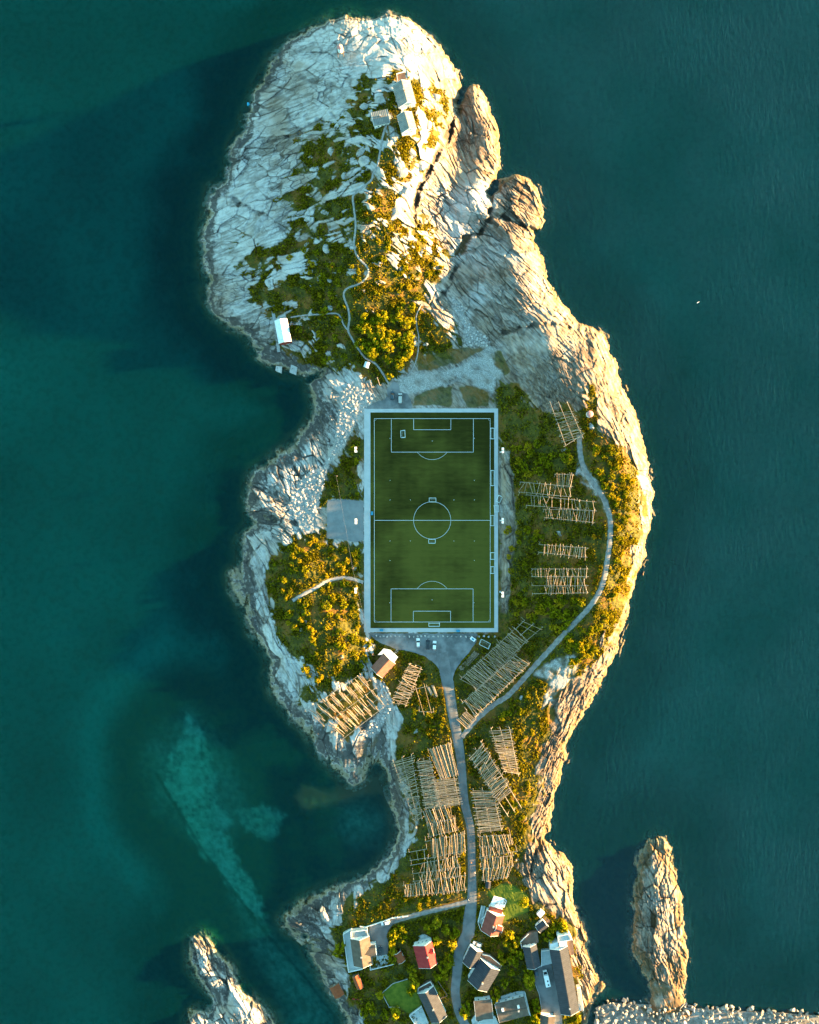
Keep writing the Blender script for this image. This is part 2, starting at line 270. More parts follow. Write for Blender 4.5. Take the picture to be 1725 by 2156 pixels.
print('fields')
sd_main = sdf(COAST, pad=500)
sd_isl = np.maximum.reduce([sd_main, sdf(SKERRY_E, pad=400), sdf(SKERRY_W, pad=400), sdf(SLIP, pad=100)])
sd_mole = sdf(MOLE, pad=300)
SD = np.maximum(sd_isl, sd_mole - 8)
HM = rbf(HC)
_v = [np.zeros(GXX.shape) for _ in range(5)]; _wt = np.zeros(GXX.shape)
for x, y, a, sa, ca in ST:
    wgt = 1.0 / (((GXX - x) ** 2 + (GYY - y) ** 2) + 300.0) ** 1.5
    _v[0] += wgt * math.cos(2 * R(a)); _v[1] += wgt * math.sin(2 * R(a)); _v[2] += wgt * sa; _v[3] += wgt * ca; _wt += wgt
ANG = np.degrees(0.5 * np.arctan2(_v[1], _v[0])) % 180.0
ANGC, ANGS = _v[0] / _wt, _v[1] / _wt
SAMP, CAMP = _v[2] / _wt, _v[3] / _wt
F = {k: sdf(v) for k, v in dict(vn=VEG_N, vw1=VEG_W1, vw2=VEG_W2, vr=VEG_R, ve=VEG_E, gn=GRAV_N, ge=GRAV_E, gp=GRAV_P, rw=RUBBLE_W, rn=RUBBLE_N, rc=RUBBLE_C, slab=SLAB_E, green=GREEN_C, kelp=KELP_C, court=COURT, carpark=CARPARK, parkn=PARK_N, yw=YARD_W, ye=YARD_E, lawn=LAWN, lawn2=LAWN2, lawn3=LAWN3).items()}
F['vb'] = np.maximum.reduce([sdf(q) for q in VEG_B])
PIPED = lsdf(PIPE)
GUL = [lsdf(g) for g in GULLY]
F['pitch'] = sdf([(762,856),(1053,856),(1053,1334),(762,1334)])
RDIST = np.minimum.reduce([lsdf(ROAD) - 11, lsdf(TRACK_E) - 6, lsdf(PATH_N) - 2, lsdf(PATH_H) - 2, lsdf(LANE_S) - 7, lsdf(PATH_W) - 4, lsdf(PATH_V) - 1])
FS = [sdf(p, pad=330) for p in SAND]
BUILD_PADS = []      # (plan x, plan y, radius in plan units, ground height)

def ground(px, py, detail=True):
    """height of the ground and its masks at plan points (flat arrays)"""
    px = np.asarray(px, np.float32); py = np.asarray(py, np.float32)
    x = px * np.float32(S); y = py * np.float32(S)       # metres, y downwards
    sd = samp(SD, px, py) * S
    n1 = fbm(x / 13, y / 13, 1, 3); n2 = fbm(x / 3.6, y / 3.6, 2, 3)
    inmole = samp(sd_mole, px, py) > -12
    sdw = sd + np.where(inmole, 0.3, 1.0) * (2.4 * n1 + 1.1 * n2 + 0.35 * fbm(x / 1.2, y / 1.2, 4, 2)) * smooth(25, 6, np.abs(sd)) * 1.2
    hm = np.maximum(samp(HM, px, py), 1.2)
    k = 3.4 + 0.10 * hm + 3.2 * smooth(760, 600, px)
    small = ((px > 1290) | (px < 575)) & (py > 1700)
    land = hm * (1 - np.exp(-np.maximum(sdw, 0) / k))
    out = np.maximum(-sdw, 0)
    depth = 0.42 * out + 0.008 * out ** 2
    depth = np.minimum(depth, 13 + 5 * fbm(x / 55, y / 55, 3, 2))
    sand = np.zeros(px.shape)
    for f, wv in zip(FS, SAND_W):
        d = samp(f, px, py) * S + 3.4 * fbm(x / 8, y / 8, 5, 3) + 2.0 * fbm(x / 2.8, y / 2.8, 8, 3)
        sft = 1.0 if wv > .5 else 4.5
        mot = np.clip(.72 + .9 * fbm(x / 2.2, y / 2.2, 9, 3) + .5 * fbm(x / 9, y / 9, 10, 2), 0, 1)
        sand = np.maximum(sand, wv * smooth(-1.6 * sft, 1.8 * sft, d) * mot)
        dd = samp(f, px, py) * S
        depth = np.where(out > 0.5, depth + (np.minimum(depth, 3.6) - depth) * smooth(-48, -2, dd), depth)
    sand = sand * (.25 + .75 * smooth(.3, 1.2, samp(PIPED, px, py) * S + .9 * n2))
    sand = np.maximum(sand, 0.95 * smooth(12, 42, out + 12 * fbm(x / 25, y / 25, 6, 3)) * smooth(3.6, 10, depth))
    kk = smooth(-4.5, 2.0, samp(F['kelp'], px, py) * S + 4.5 * n1 + 2.0 * n2)
    depth = depth + (np.minimum(depth, .45 + .7 * (n2 + .6)) - depth) * kk
    h = np.where(sdw > 0, land, -depth)
    # ---- masks
    mn = 1.6 * fbm(x / 4.5, y / 4.5, 11, 3) + 0.7 * fbm(x / 1.3, y / 1.3, 12, 2)
    m = lambda key, a=-1.0, b=1.0, amp=1.0: smooth(a, b, samp(F[key], px, py) * S + amp * mn)
    rub = np.maximum.reduce([m('rw'), m('rn'), m('rc')])
    grav = np.maximum.reduce([m('gn'), m('ge'), m('gp')])
    grav = grav * np.clip(.8 + 1.6 * fbm(x / 5, y / 5, 16, 3), .15, 1)
    lawn = np.maximum.reduce([m('lawn', amp=.4), m('lawn2', amp=.2), m('lawn3', amp=.2)])
    flat = np.maximum.reduce([smooth(-1.6, 0.2, samp(F[q], px, py) * S) for q in ('pitch', 'court', 'carpark', 'parkn', 'yw', 'ye')])
    road = smooth(2.2, 0.4, samp(RDIST, px, py) * S)
    wet = smooth(0.2, 1.0, sdw)
    # ---- bedrock: beds and joints, blended over eight bed directions
    tone = np.zeros(px.shape); det = np.zeros(px.shape); joint = np.zeros(px.shape); hollow = np.zeros(px.shape)
    ac = samp(ANGC, px, py); as_ = samp(ANGS, px, py)
    ang = np.degrees(0.5 * np.arctan2(as_, ac)) % 180.0
    ang = ang + 9 * fbm(x / 40, y / 40, 31, 2)
    sa = samp(SAMP, px, py); ca = samp(CAMP, px, py)
    wx = x + 1.3 * perlin(x / 13, y / 13, 41) + 0.3 * perlin(x / 3, y / 3, 43); wy = y + 1.3 * perlin(x / 13, y / 13, 42) + 0.3 * perlin(x / 3, y / 3, 44)
    jm = smooth(-.25, .35, fbm(x / 22, y / 22, 45, 2))            # closely jointed ground here and there
    NA = 8
    for q in range(NA):
        th = q * 180.0 / NA
        dlt = np.abs((ang - th + 90) % 180 - 90)
        wgt = np.clip(1 - dlt / (180.0 / NA), 0, 1)
        I = np.nonzero((wgt > 0) & (sd > -14))[0]
        if len(I) == 0: continue
        c, s_ = math.cos(R(th)), math.sin(R(th))
        a = wx[I] * c + wy[I] * s_; b = -wx[I] * s_ + wy[I] * c
        a0 = x[I] * c + y[I] * s_; b0 = -x[I] * s_ + y[I] * c
        t = b / 2.9 + 1.3 * perlin(a / 17, b / 7, 50 + q) + 0.8 * perlin(a / 34, b / 4.2, 150 + q)
        lay = np.floor(t); saw = t - lay
        seg = np.floor(a / 8 + 3 * (_hash(lay.astype(np.int32), lay.astype(np.int32), 5) / 0x7fffffff)).astype(np.int32)
        amp = (_hash(lay.astype(np.int32), seg, 77) / 0x7fffffff) ** 2 * 1.3
        prof = np.where(saw < 0.82, saw / 0.82, (1 - saw) / 0.18) - 0.5
        t2 = b0 / 0.95 + 1.3 * perlin(a0 / 7, b0 / 3, 60 + q); s2 = t2 - np.floor(t2)
        prof2 = np.where(s2 < 0.7, s2 / 0.7, (1 - s2) / 0.3) - 0.5
        f1, f2, cid, rx, ry = worley(a / 14.0, b / 6.5, 70 + q)
        g1, g2, gid, sx_, sy_ = worley(a / 4.8, b / 2.4, 80 + q)
        k7 = (cid * 7.31) % 1.0; k5 = (gid * 9.17) % 1.0
        e1 = f2 - f1; e2 = g2 - g1
        jj = jm[I]
        open_ = smooth(-.22, .28, perlin(a0 / 9, b0 / 6, 93)); cr = smooth(0.075, 0.0, e1) * open_; cr2 = smooth(0.13, 0.0, e2) * jj
        big = cid - .5
        lo = fbm(a / 18, b / 6.5, 90 + q, 3)
        d = sa[I] * (1.5 * amp * prof + 0.5 * prof2 * (0.4 + 1.2 * jj)) + ca[I] * (1.2 * big + 3.4 * ry * (k7 - .4) + 1.6 * rx * (k7 * 3.3 % 1.0 - .5) + (0.3 + 0.7 * jj) * (0.55 * (gid - .5) + 1.1 * sy_ * (k5 - .45) + .5 * sx_ * (k5 * 5.1 % 1.0 - .5)) - 0.8 * cr - 0.4 * cr2) + 0.9 * lo
        det[I] += wgt[I] * d
        tone[I] += wgt[I] * (fbm(a0 / 7.0, b0 / 1.1, 190 + q, 3) * (.5 + sa[I]) + 0.5 * fbm(a / 3.0, b / 2.2, 195, 2) + 0.7 * (gid - .5) * (.3 + jj) + .5 * big)
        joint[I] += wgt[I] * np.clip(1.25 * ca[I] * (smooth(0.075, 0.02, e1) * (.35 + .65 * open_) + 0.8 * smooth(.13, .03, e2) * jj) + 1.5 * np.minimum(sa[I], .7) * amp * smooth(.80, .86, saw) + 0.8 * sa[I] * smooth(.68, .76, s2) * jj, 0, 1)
        hollow[I] += wgt[I] * (-1.5 * lo - 0.9 * big - 0.5 * (.4 + jj) * (gid - .5) - 1.4 * ry * (k7 - .4) + 0.7 * cr + 0.3 * cr2 + 0.6 * amp * (saw > .75) - 0.3 * amp)
    # ---- vegetation
    vn = samp(F['vn'], px, py) * S
    nv = fbm(x / 7, y / 7, 21, 3)
    leftness = smooth(760, 600, px) * smooth(640, 480, py)
    v1 = np.clip(vn / 9.0, -2.2, 0.7) + 0.85 * hollow + 0.8 * nv + 0.45 * n2 - 0.30 - 0.2 * leftness - 0.2 * smooth(560, 380, py) + .45 * smooth(560, 650, py)
    hol = np.clip(hollow, -.9, .9)
    dve = samp(F['ve'], px, py) * S
    ve = np.clip(dve / 6.0, -2.4, 1.5) + 0.75 * hol + 0.9 * nv + 0.2 * n2
    ve = ve + 0.25 - 0.15 * smooth(14, 0, dve) * smooth(1130, 1230, px)
    vw = np.clip(np.maximum.reduce([samp(F['vw1'], px, py), samp(F['vw2'], px, py), samp(F['vr'], px, py)]) * S / 6.0, -2.4, 1.2) + 0.8 * hol + 0.9 * nv + 0.2 * n2
    veg = np.maximum.reduce([smooth(-.10, .12, v1), smooth(-.12, .15, ve), smooth(-.12, .15, vw), 0.85 * smooth(-.3, .5, samp(F['vb'], px, py) * S + 2.2 * nv)])
    slab = smooth(-1.2, 0.6, samp(F['slab'], px, py) * S + 2.2 * fbm(x / 3.0, y / 7.0, 14, 3))
    veg = veg * (1 - slab) * (1 - rub * 0.9)
    veg = np.maximum(veg, m('green') )
    veg = np.maximum(veg * (1 - grav * smooth(-.35, .1, 0.5 - nv)), lawn)
    veg = veg * smooth(0.6, 2.0, h + 0.6 * n2)
    heath = np.clip(0.5 + 0.9 * fbm(x / 9, y / 9, 23, 3) + 0.25 * fbm(x / 1.5, y / 1.5, 24, 2), 0, 1) * (1 - lawn)
    damp = np.clip(det, -1.6, 1.6) * smooth(-0.4, 1.6, np.abs(sdw)) * np.where(small, 1.5, 1.0)
    gul = np.zeros(px.shape)
    for g_, gd in zip(GUL, GULLY_D):
        gv = smooth(1.7, .2, samp(g_, px, py) * S + 2.2 * n2 + 1.2 * n1 - .2) * gd * smooth(-.45, .25, fbm(x / 6, y / 6, 38, 2))
        gul = np.maximum(gul, gv)
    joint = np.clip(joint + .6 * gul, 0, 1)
    rockd = (damp - gul + 0.11 * fbm(x / 0.9, y / 0.9, 36, 2)) * (1 - 0.8 * rub) * (1 - 0.85 * grav)
    vegd = 0.35 * damp + 0.35 * fbm(x / 2.2, y / 2.2, 25, 3) + 0.18 * fbm(x / 0.8, y / 0.8, 26, 2) - 0.25
    dd_ = rockd * (1 - veg) + vegd * veg * (1 - lawn * .8)
    r1, r2, rid, _, _ = worley(x / 1.7, y / 1.7, 99); q1, q2, qid, _, _ = worley(x / 0.8, y / 0.8, 98)
    cob = (0.75 * np.clip(1 - 1.5 * r1, 0, 1) * rid + 0.28 * np.clip(1 - 1.6 * q1, 0, 1))
    dd_ = dd_ + rub * cob
    fade = (1 - flat) * (1 - road) * np.where(sdw > 0, 1.0, np.clip(1 - out / 14.0, 0.25, 1))
    fade = fade * np.where(inmole & (sd > -1), 0.4, 1)
    under = smooth(0, 2.5, out) * (0.9 * fbm(x / 5, y / 5, 27, 3))
    if detail:
        h = h + dd_ * fade + under
    # flat places
    for q, z in (('pitch', 2.9), ('court', 2.95), ('carpark', 3.0), ('parkn', 3.0), ('yw', 4.6), ('ye', 5.2)):
        mm = smooth(-3.0, -0.4, samp(F[q], px, py) * S)
        h = h * (1 - mm) + z * mm
    for (bx, by, br, bz) in BUILD_PADS:
        mm = smooth(1.6, 1.0, np.hypot(px - bx, py - by) / br)
        h = h * (1 - mm) + bz * mm
    veg = veg * (1 - smooth(-.6, .3, samp(F['court'], px, py) * S)) * (1 - smooth(-.3, .3, samp(F['yw'], px, py) * S))
    kelp = np.maximum(m('kelp'), smooth(2.6, .4, np.abs(out - 3.5 + 2 * n1)) * .8) * (sdw < 1.5)
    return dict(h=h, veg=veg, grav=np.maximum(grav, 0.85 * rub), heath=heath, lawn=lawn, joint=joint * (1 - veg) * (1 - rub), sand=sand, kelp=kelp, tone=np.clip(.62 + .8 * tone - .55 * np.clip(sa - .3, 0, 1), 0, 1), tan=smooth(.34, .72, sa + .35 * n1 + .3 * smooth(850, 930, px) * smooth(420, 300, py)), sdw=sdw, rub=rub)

def mesh_np(name, V, Q, mat, attrs=None, smooth_=False):
    me = bpy.data.meshes.new(name)
    me.vertices.add(len(V)); me.vertices.foreach_set('co', np.ascontiguousarray(V, np.float32).ravel())
    n = len(Q); k = Q.shape[1]
    me.loops.add(n * k); me.loops.foreach_set('vertex_index', np.ascontiguousarray(Q, np.int32).ravel())
    me.polygons.add(n); me.polygons.foreach_set('loop_start', np.arange(0, n * k, k, dtype=np.int32))
    me.update(calc_edges=True)
    if smooth_: me.polygons.foreach_set('use_smooth', np.ones(n, bool))
    for a, val in (attrs or {}).items():
        at_ = me.attributes.new(a, 'FLOAT', 'POINT'); at_.data.foreach_set('value', np.ascontiguousarray(val, np.float32))
    me.materials.append(mat)
    return me

def put(name, me, parent=None, **props):
    o = bpy.data.objects.new(name, me); COL.objects.link(o)
    if parent: o.parent = parent
    for k_, v_ in props.items(): o[k_] = v_
    return o

def unproject(px, py, h):
    f = S * (CAMH - h) / CAMH
    return np.stack([(px - CX) * f, (CY - py) * f, h], 1)
# ------------------------------------------------------------------ materials
class Mat:
    def __init__(self, name):
        self.m = bpy.data.materials.new(name); self.m.use_nodes = True
        self.t = self.m.node_tree; self.t.nodes.clear()
        self.out = self.n('ShaderNodeOutputMaterial')
    def n(self, typ, **kw):
        nd = self.t.nodes.new(typ)
        for k, v in kw.items(): setattr(nd, k, v)
        return nd
    def l(self, a, b): self.t.links.new(a, b)
    def inp(self, sock, v):
        if hasattr(v, 'is_output') or isinstance(v, bpy.types.NodeSocket): self.l(v, sock)
        else:
            if isinstance(v, (tuple, list)) and len(v) == 3 and len(sock.default_value) == 4: v = (*v, 1)
            sock.default_value = v
    def attr(self, name): return self.n('ShaderNodeAttribute', attribute_name=name).outputs['Fac']
    def pos(self): return self.n('ShaderNodeNewGeometry').outputs['Position']
    def obj(self): return self.n('ShaderNodeTexCoord').outputs['Object']
    def z(self):
        s = self.n('ShaderNodeSeparateXYZ'); self.l(self.pos(), s.inputs[0]); return s.outputs[2]
    def math(self, op, a, b=0.0, clamp=False):
        nd = self.n('ShaderNodeMath', operation=op, use_clamp=clamp); self.inp(nd.inputs[0], a); self.inp(nd.inputs[1], b); return nd.outputs[0]
    def ss(self, x, a, b):
        nd = self.n('ShaderNodeMapRange', interpolation_type='SMOOTHSTEP'); self.inp(nd.inputs[0], x)
        nd.inputs[1].default_value = a; nd.inputs[2].default_value = b; return nd.outputs[0]
    def lin(self, x, a, b, c=0., d=1.):
        nd = self.n('ShaderNodeMapRange'); self.inp(nd.inputs[0], x)
        for i, v in enumerate((a, b, c, d)): nd.inputs[i + 1].default_value = v
        return nd.outputs[0]
    def noise(self, scale, detail=4, rough=.55, vec=None, dist=0., sc=None):
        nd = self.n('ShaderNodeTexNoise'); nd.inputs['Scale'].default_value = scale; nd.inputs['Detail'].default_value = detail
        nd.inputs['Roughness'].default_value = rough; nd.inputs['Distortion'].default_value = dist
        v = vec or self.pos()
        if sc:
            mp = self.n('ShaderNodeMapping'); self.l(v, mp.inputs[0]); mp.inputs['Scale'].default_value = sc[:3]
            if len(sc) > 3: mp.inputs['Rotation'].default_value = (0, 0, sc[3])
            v = mp.outputs[0]
        self.l(v, nd.inputs['Vector']); return nd.outputs['Fac']
    def mix(self, f, a, b, blend='MIX'):
        nd = self.n('ShaderNodeMix', data_type='RGBA', blend_type=blend); self.inp(nd.inputs[0], f); self.inp(nd.inputs[6], a); self.inp(nd.inputs[7], b); return nd.outputs[2]
    def bump(self, h, st=.5, dist=.1, nrm=None):
        nd = self.n('ShaderNodeBump'); nd.inputs['Strength'].default_value = st; nd.inputs['Distance'].default_value = dist; self.l(h, nd.inputs['Height'])
        if nrm: self.l(nrm, nd.inputs['Normal'])
        return nd.outputs[0]
    def pbr(self, col, rough=.8, metal=0., nrm=None, spec=.3, **kw):
        nd = self.n('ShaderNodeBsdfPrincipled'); self.inp(nd.inputs['Base Color'], col); self.inp(nd.inputs['Roughness'], rough)
        nd.inputs['Metallic'].default_value = metal; nd.inputs['Specular IOR Level'].default_value = spec
        if nrm: self.l(nrm, nd.inputs['Normal'])
        for k, v in kw.items(): nd.inputs[k.replace('_', ' ')].default_value = v
        self.l(nd.outputs[0], self.out.inputs['Surface']); return nd

def mat_terrain():
    M = Mat('bedrock_and_turf')
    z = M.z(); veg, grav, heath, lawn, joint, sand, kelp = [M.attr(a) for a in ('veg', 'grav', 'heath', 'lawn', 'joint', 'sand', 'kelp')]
    n1 = M.noise(.06, 3); n2 = M.noise(.5, 4, .62); n3 = M.noise(2.2, 2, .6); tone = M.attr('tone')
    rock = M.mix(M.ss(tone, .15, .85), (.25, .235, .215), (.52, .51, .495))
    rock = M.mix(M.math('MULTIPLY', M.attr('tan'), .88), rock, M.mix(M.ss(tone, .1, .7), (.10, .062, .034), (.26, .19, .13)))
    rock = M.mix(M.math('MULTIPLY', M.ss(n2, .46, .72), .5), rock, (.30, .275, .25))
    rock = M.mix(M.math('MULTIPLY', M.ss(n3, .5, .75), .4), rock, (.19, .165, .14))
    rock = M.mix(M.math('MULTIPLY', M.ss(n1, .55, .75), .6), rock, (.36, .27, .19))
    rock = M.mix(M.math('MULTIPLY', joint, .92), rock, (.045, .033, .022))  # soil-brown cracks, painted darker to stand in for shade the flat skylight lacks
    # shore zones: pale bare rim, black lichen above it, weed below
    zz = M.math('ADD', z, M.lin(n2, .2, .8, -1.0, 1.0))
    zz = M.math('ADD', zz, M.lin(n1, .3, .7, -.9, .9))
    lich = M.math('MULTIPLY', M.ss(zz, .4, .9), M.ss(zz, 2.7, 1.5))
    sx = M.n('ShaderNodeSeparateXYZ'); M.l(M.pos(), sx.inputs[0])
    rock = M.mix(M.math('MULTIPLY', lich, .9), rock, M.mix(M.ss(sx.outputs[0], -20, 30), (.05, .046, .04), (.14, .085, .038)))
    rim = M.ss(zz, .75, .2)
    rock = M.mix(M.math('MULTIPLY', rim, .85), rock, (.19, .155, .09))
    gcol = M.mix(M.ss(n3, .35, .7), (.22, .215, .20), (.44, .43, .41))
    rock = M.mix(grav, rock, gcol)
    g1 = M.mix(M.ss(n2, .3, .7), (.034, .037, .004), (.10, .085, .009))
    g2 = M.mix(M.ss(n3, .3, .7), (.15, .06, .007), (.18, .11, .02))
    g = M.mix(M.ss(heath, .42, .8), g1, g2)
    g = M.mix(M.math('MULTIPLY', M.ss(n3, .5, .62), .5), g, (.020, .021, .004))
    g = M.mix(lawn, g, M.mix(M.ss(n2, .3, .7), (.06, .10, .006), (.13, .15, .012)))
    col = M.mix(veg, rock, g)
    # sea bed
    weed = M.mix(M.ss(n2, .42, .62), (.055, .040, .014), (.028, .024, .010))
    weed = M.mix(M.math('MULTIPLY', kelp, .9), weed, M.mix(M.ss(n3, .35, .65), (.17, .10, .030), (.10, .055, .018)))
    ledge = M.math('MULTIPLY', M.ss(n2, .44, .56), M.ss(z, -1.5, -.1))
    weed = M.mix(ledge, weed, (.17, .16, .085))
    bed = M.mix(sand, weed, M.mix(M.ss(n2, .4, .7), (.55, .60, .46), (.36, .40, .29)))
    col = M.mix(M.ss(zz, -.05, -.6), col, bed)
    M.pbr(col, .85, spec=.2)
    return M.m

def mat_bed():
    M = Mat('sea_bed_silt'); sand, kelp = M.attr('sand'), M.attr('kelp'); n2 = M.noise(.35, 4, .62)
    weed = M.mix(M.ss(n2, .42, .62), (.055, .040, .014), (.028, .024, .010))
    weed = M.mix(M.math('MULTIPLY', kelp, .8), weed, (.13, .075, .024))
    M.pbr(M.mix(sand, weed, M.mix(M.ss(n2, .4, .7), (.55, .60, .46), (.36, .40, .29))), .9, spec=.1); return M.m

def mat_sea():
    M = Mat('sea_water')
    p = M.pos()
    sx = M.n('ShaderNodeSeparateXYZ'); M.l(p, sx.inputs[0])
    w1 = M.noise(.55, 3, .55, sc=(1.0, .32, 1, R(12)), dist=.4)
    w2 = M.noise(2.0, 2, .5, sc=(1.0, .45, 1, R(20)))
    w3 = M.noise(.02, 2)
    wind = M.math('MULTIPLY', M.ss(sx.outputs[0], -60, 60), M.lin(w3, .3, .7, .5, 1.1))
    wind = M.math('ADD', wind, .18)
    hgt = M.math('MULTIPLY', M.math('ADD', w1, M.math('MULTIPLY', w2, .4)), wind)
    nr = M.bump(hgt, .38, .7)
    tr = M.n('ShaderNodeBsdfTransparent')
    df = M.n('ShaderNodeBsdfDiffuse'); df.inputs[0].default_value = (.001, .048, .053, 1); M.l(nr, df.inputs['Normal'])
    m1 = M.n('ShaderNodeMixShader'); m1.inputs[0].default_value = .30
    M.l(tr.outputs[0], m1.inputs[1]); M.l(df.outputs[0], m1.inputs[2])
    gl = M.n('ShaderNodeBsdfGlossy'); gl.inputs['Roughness'].default_value = .12; M.l(nr, gl.inputs['Normal']); gl.inputs[0].default_value = (.9, .95, 1, 1)
    fr = M.n('ShaderNodeFresnel'); fr.inputs[0].default_value = 1.33; M.l(nr, fr.inputs['Normal'])
    m2 = M.n('ShaderNodeMixShader'); M.l(M.math('MULTIPLY', fr.outputs[0], M.lin(wind, .15, 1.2, .25, 1.45)), m2.inputs[0])
    M.l(m1.outputs[0], m2.inputs[1]); M.l(gl.outputs[0], m2.inputs[2]); M.l(m2.outputs[0], M.out.inputs['Surface'])
    ab = M.n('ShaderNodeVolumeAbsorption'); ab.inputs['Color'].default_value = (.0, .80, .80, 1); ab.inputs['Density'].default_value = .30
    M.l(ab.outputs[0], M.out.inputs['Volume'])
    return M.m

def mat_plain(name, c1, c2=None, scale=1.5, rough=.8, metal=0., bump=.0, spec=.3, rnd_amt=0., bscale=None):
    M = Mat(name)
    col = c1 if c2 is None else M.mix(M.ss(M.noise(scale, 4), .35, .65), c1, c2)
    if rnd_amt:
        oi = M.n('ShaderNodeObjectInfo'); v = M.lin(oi.outputs['Random'], 0, 1, 1 - rnd_amt, 1 + rnd_amt)
        hs = M.n('ShaderNodeHueSaturation'); M.inp(hs.inputs['Color'], col); M.l(v, hs.inputs['Value']); col = hs.outputs[0]
    nr = M.bump(M.noise(bscale or scale * 4, 3), bump, .1) if bump else None
    M.pbr(col, rough, metal, nr, spec)
    return M.m

MT = {}
MT['terrain'] = mat_terrain()
MT['sea'] = mat_sea()
MT['bed'] = mat_bed()
# ------------------------------------------------------------------ the island and the sea bed
def build_ground():
    global VEGGRID, HGRID, FX0, FY0, FST, FNX, FNY
    FX0, FY0, FST = 360.0, 6.0, 1.35
    FNX, FNY = int((1480 - FX0) / FST), int((2215 - FY0) / FST)
    gx, gy = np.meshgrid(FX0 + FST * np.arange(FNX), FY0 + FST * np.arange(FNY))
    px, py = gx.ravel(), gy.ravel()
    use = (samp(SD, px, py) > -18) & ((px < 1262) | (samp(sd_isl, px, py) > -18))
    I = np.nonzero(use)[0]
    G = ground(px[I], py[I])
    HGRID = np.full(FNX * FNY, np.nan); HGRID[I] = G['h']
    VEGGRID = np.zeros(FNX * FNY); VEGGRID[I] = G['veg']; VEGGRID = VEGGRID.reshape(FNY, FNX)
    idx = np.full(FNX * FNY, -1, np.int64); idx[I] = np.arange(len(I))
    idx2 = idx.reshape(FNY, FNX)
    a, b, c, d = idx2[:-1, :-1], idx2[:-1, 1:], idx2[1:, 1:], idx2[1:, :-1]
    ok = (a >= 0) & (b >= 0) & (c >= 0) & (d >= 0)
    Q = np.stack([a[ok], d[ok], c[ok], b[ok]], 1)
    V = unproject(px[I], py[I], G['h'])
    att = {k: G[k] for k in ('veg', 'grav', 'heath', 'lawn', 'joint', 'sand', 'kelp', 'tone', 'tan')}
    # split into the main island and the two skerries
    qx = px[I][Q[:, 0]]; qy = py[I][Q[:, 0]]
    ke = (qx > 1275) & (qy > 1700); kw = (qx < 610 ) & (qy > 1860) & (qx < 560 + (qy - 1860) * .25)
    for nm, sel in (('island_ground', ~(ke | kw)), ('skerry_rock', ke), ('skerry_rock', kw)):
        q = Q[sel]
        u, inv = np.unique(q, return_inverse=True)
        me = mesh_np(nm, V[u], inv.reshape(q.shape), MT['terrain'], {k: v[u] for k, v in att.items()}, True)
        o = put(nm, me, kind='structure')
        if nm == 'island_ground': o['label'] = 'rocky island of pale bedrock, turf and heath in the sea'
    HGRID = HGRID.reshape(FNY, FNX)
    # coarse sea bed
    st = 4.5
    cx_ = np.arange(-84, 1812, st); cy_ = np.arange(-84, 2256, st)
    X, Y = np.meshgrid(cx_, cy_); X = X.ravel(); Y = Y.ravel()
    G2 = ground(X, Y, False)
    under = (samp(SD, X, Y) > -12)
    h = np.where(under, np.minimum(G2['h'], 0) - 2.5, G2['h'])
    nx, ny = len(cx_), len(cy_)
    k = np.arange(nx * ny).reshape(ny, nx)
    Q2 = np.stack([k[:-1, :-1].ravel(), k[1:, :-1].ravel(), k[1:, 1:].ravel(), k[:-1, 1:].ravel()], 1)
    V2 = unproject(X, Y, h)
    me = mesh_np('sea_bed', V2, Q2, MT['bed'], {k_: G2[k_] for k_ in ('veg', 'grav', 'heath', 'lawn', 'joint', 'sand', 'kelp', 'tone', 'tan')}, True)
    put('sea_bed', me, kind='structure')
    Vb = np.array([(-3000, -3000, -27), (3000, -3000, -27), (3000, 3000, -27), (-3000, 3000, -27)], float)
    put('sea_bed', mesh_np('deep_sea_bed', Vb, np.array([[0, 1, 2, 3]]), MT['bed']), kind='structure')
    # water: a closed body
    bm = bmesh.new(); bmesh.ops.create_cube(bm, size=1)
    for v in bm.verts: v.co = Vector((v.co.x * 5990, v.co.y * 5990, 0.0 if v.co.z > 0 else -26.0))
    me = bpy.data.meshes.new('sea_water'); bm.to_mesh(me); bm.free(); me.materials.append(MT['sea'])
    put('sea_water', me, kind='structure')

def gz(px, py, default=None):
    """ground height at a plan point"""
    fx = (px - FX0) / FST; fy = (py - FY0) / FST
    ix = min(max(int(fx), 0), FNX - 2); iy = min(max(int(fy), 0), FNY - 2)
    a = min(max(fx - ix, 0), 1); b = min(max(fy - iy, 0), 1)
    v = (HGRID[iy, ix] * (1 - a) + HGRID[iy, ix + 1] * a) * (1 - b) + (HGRID[iy + 1, ix] * (1 - a) + HGRID[iy + 1, ix + 1] * a) * b
    return float(v) if v == v else (0.0 if default is None else default)
build_ground()
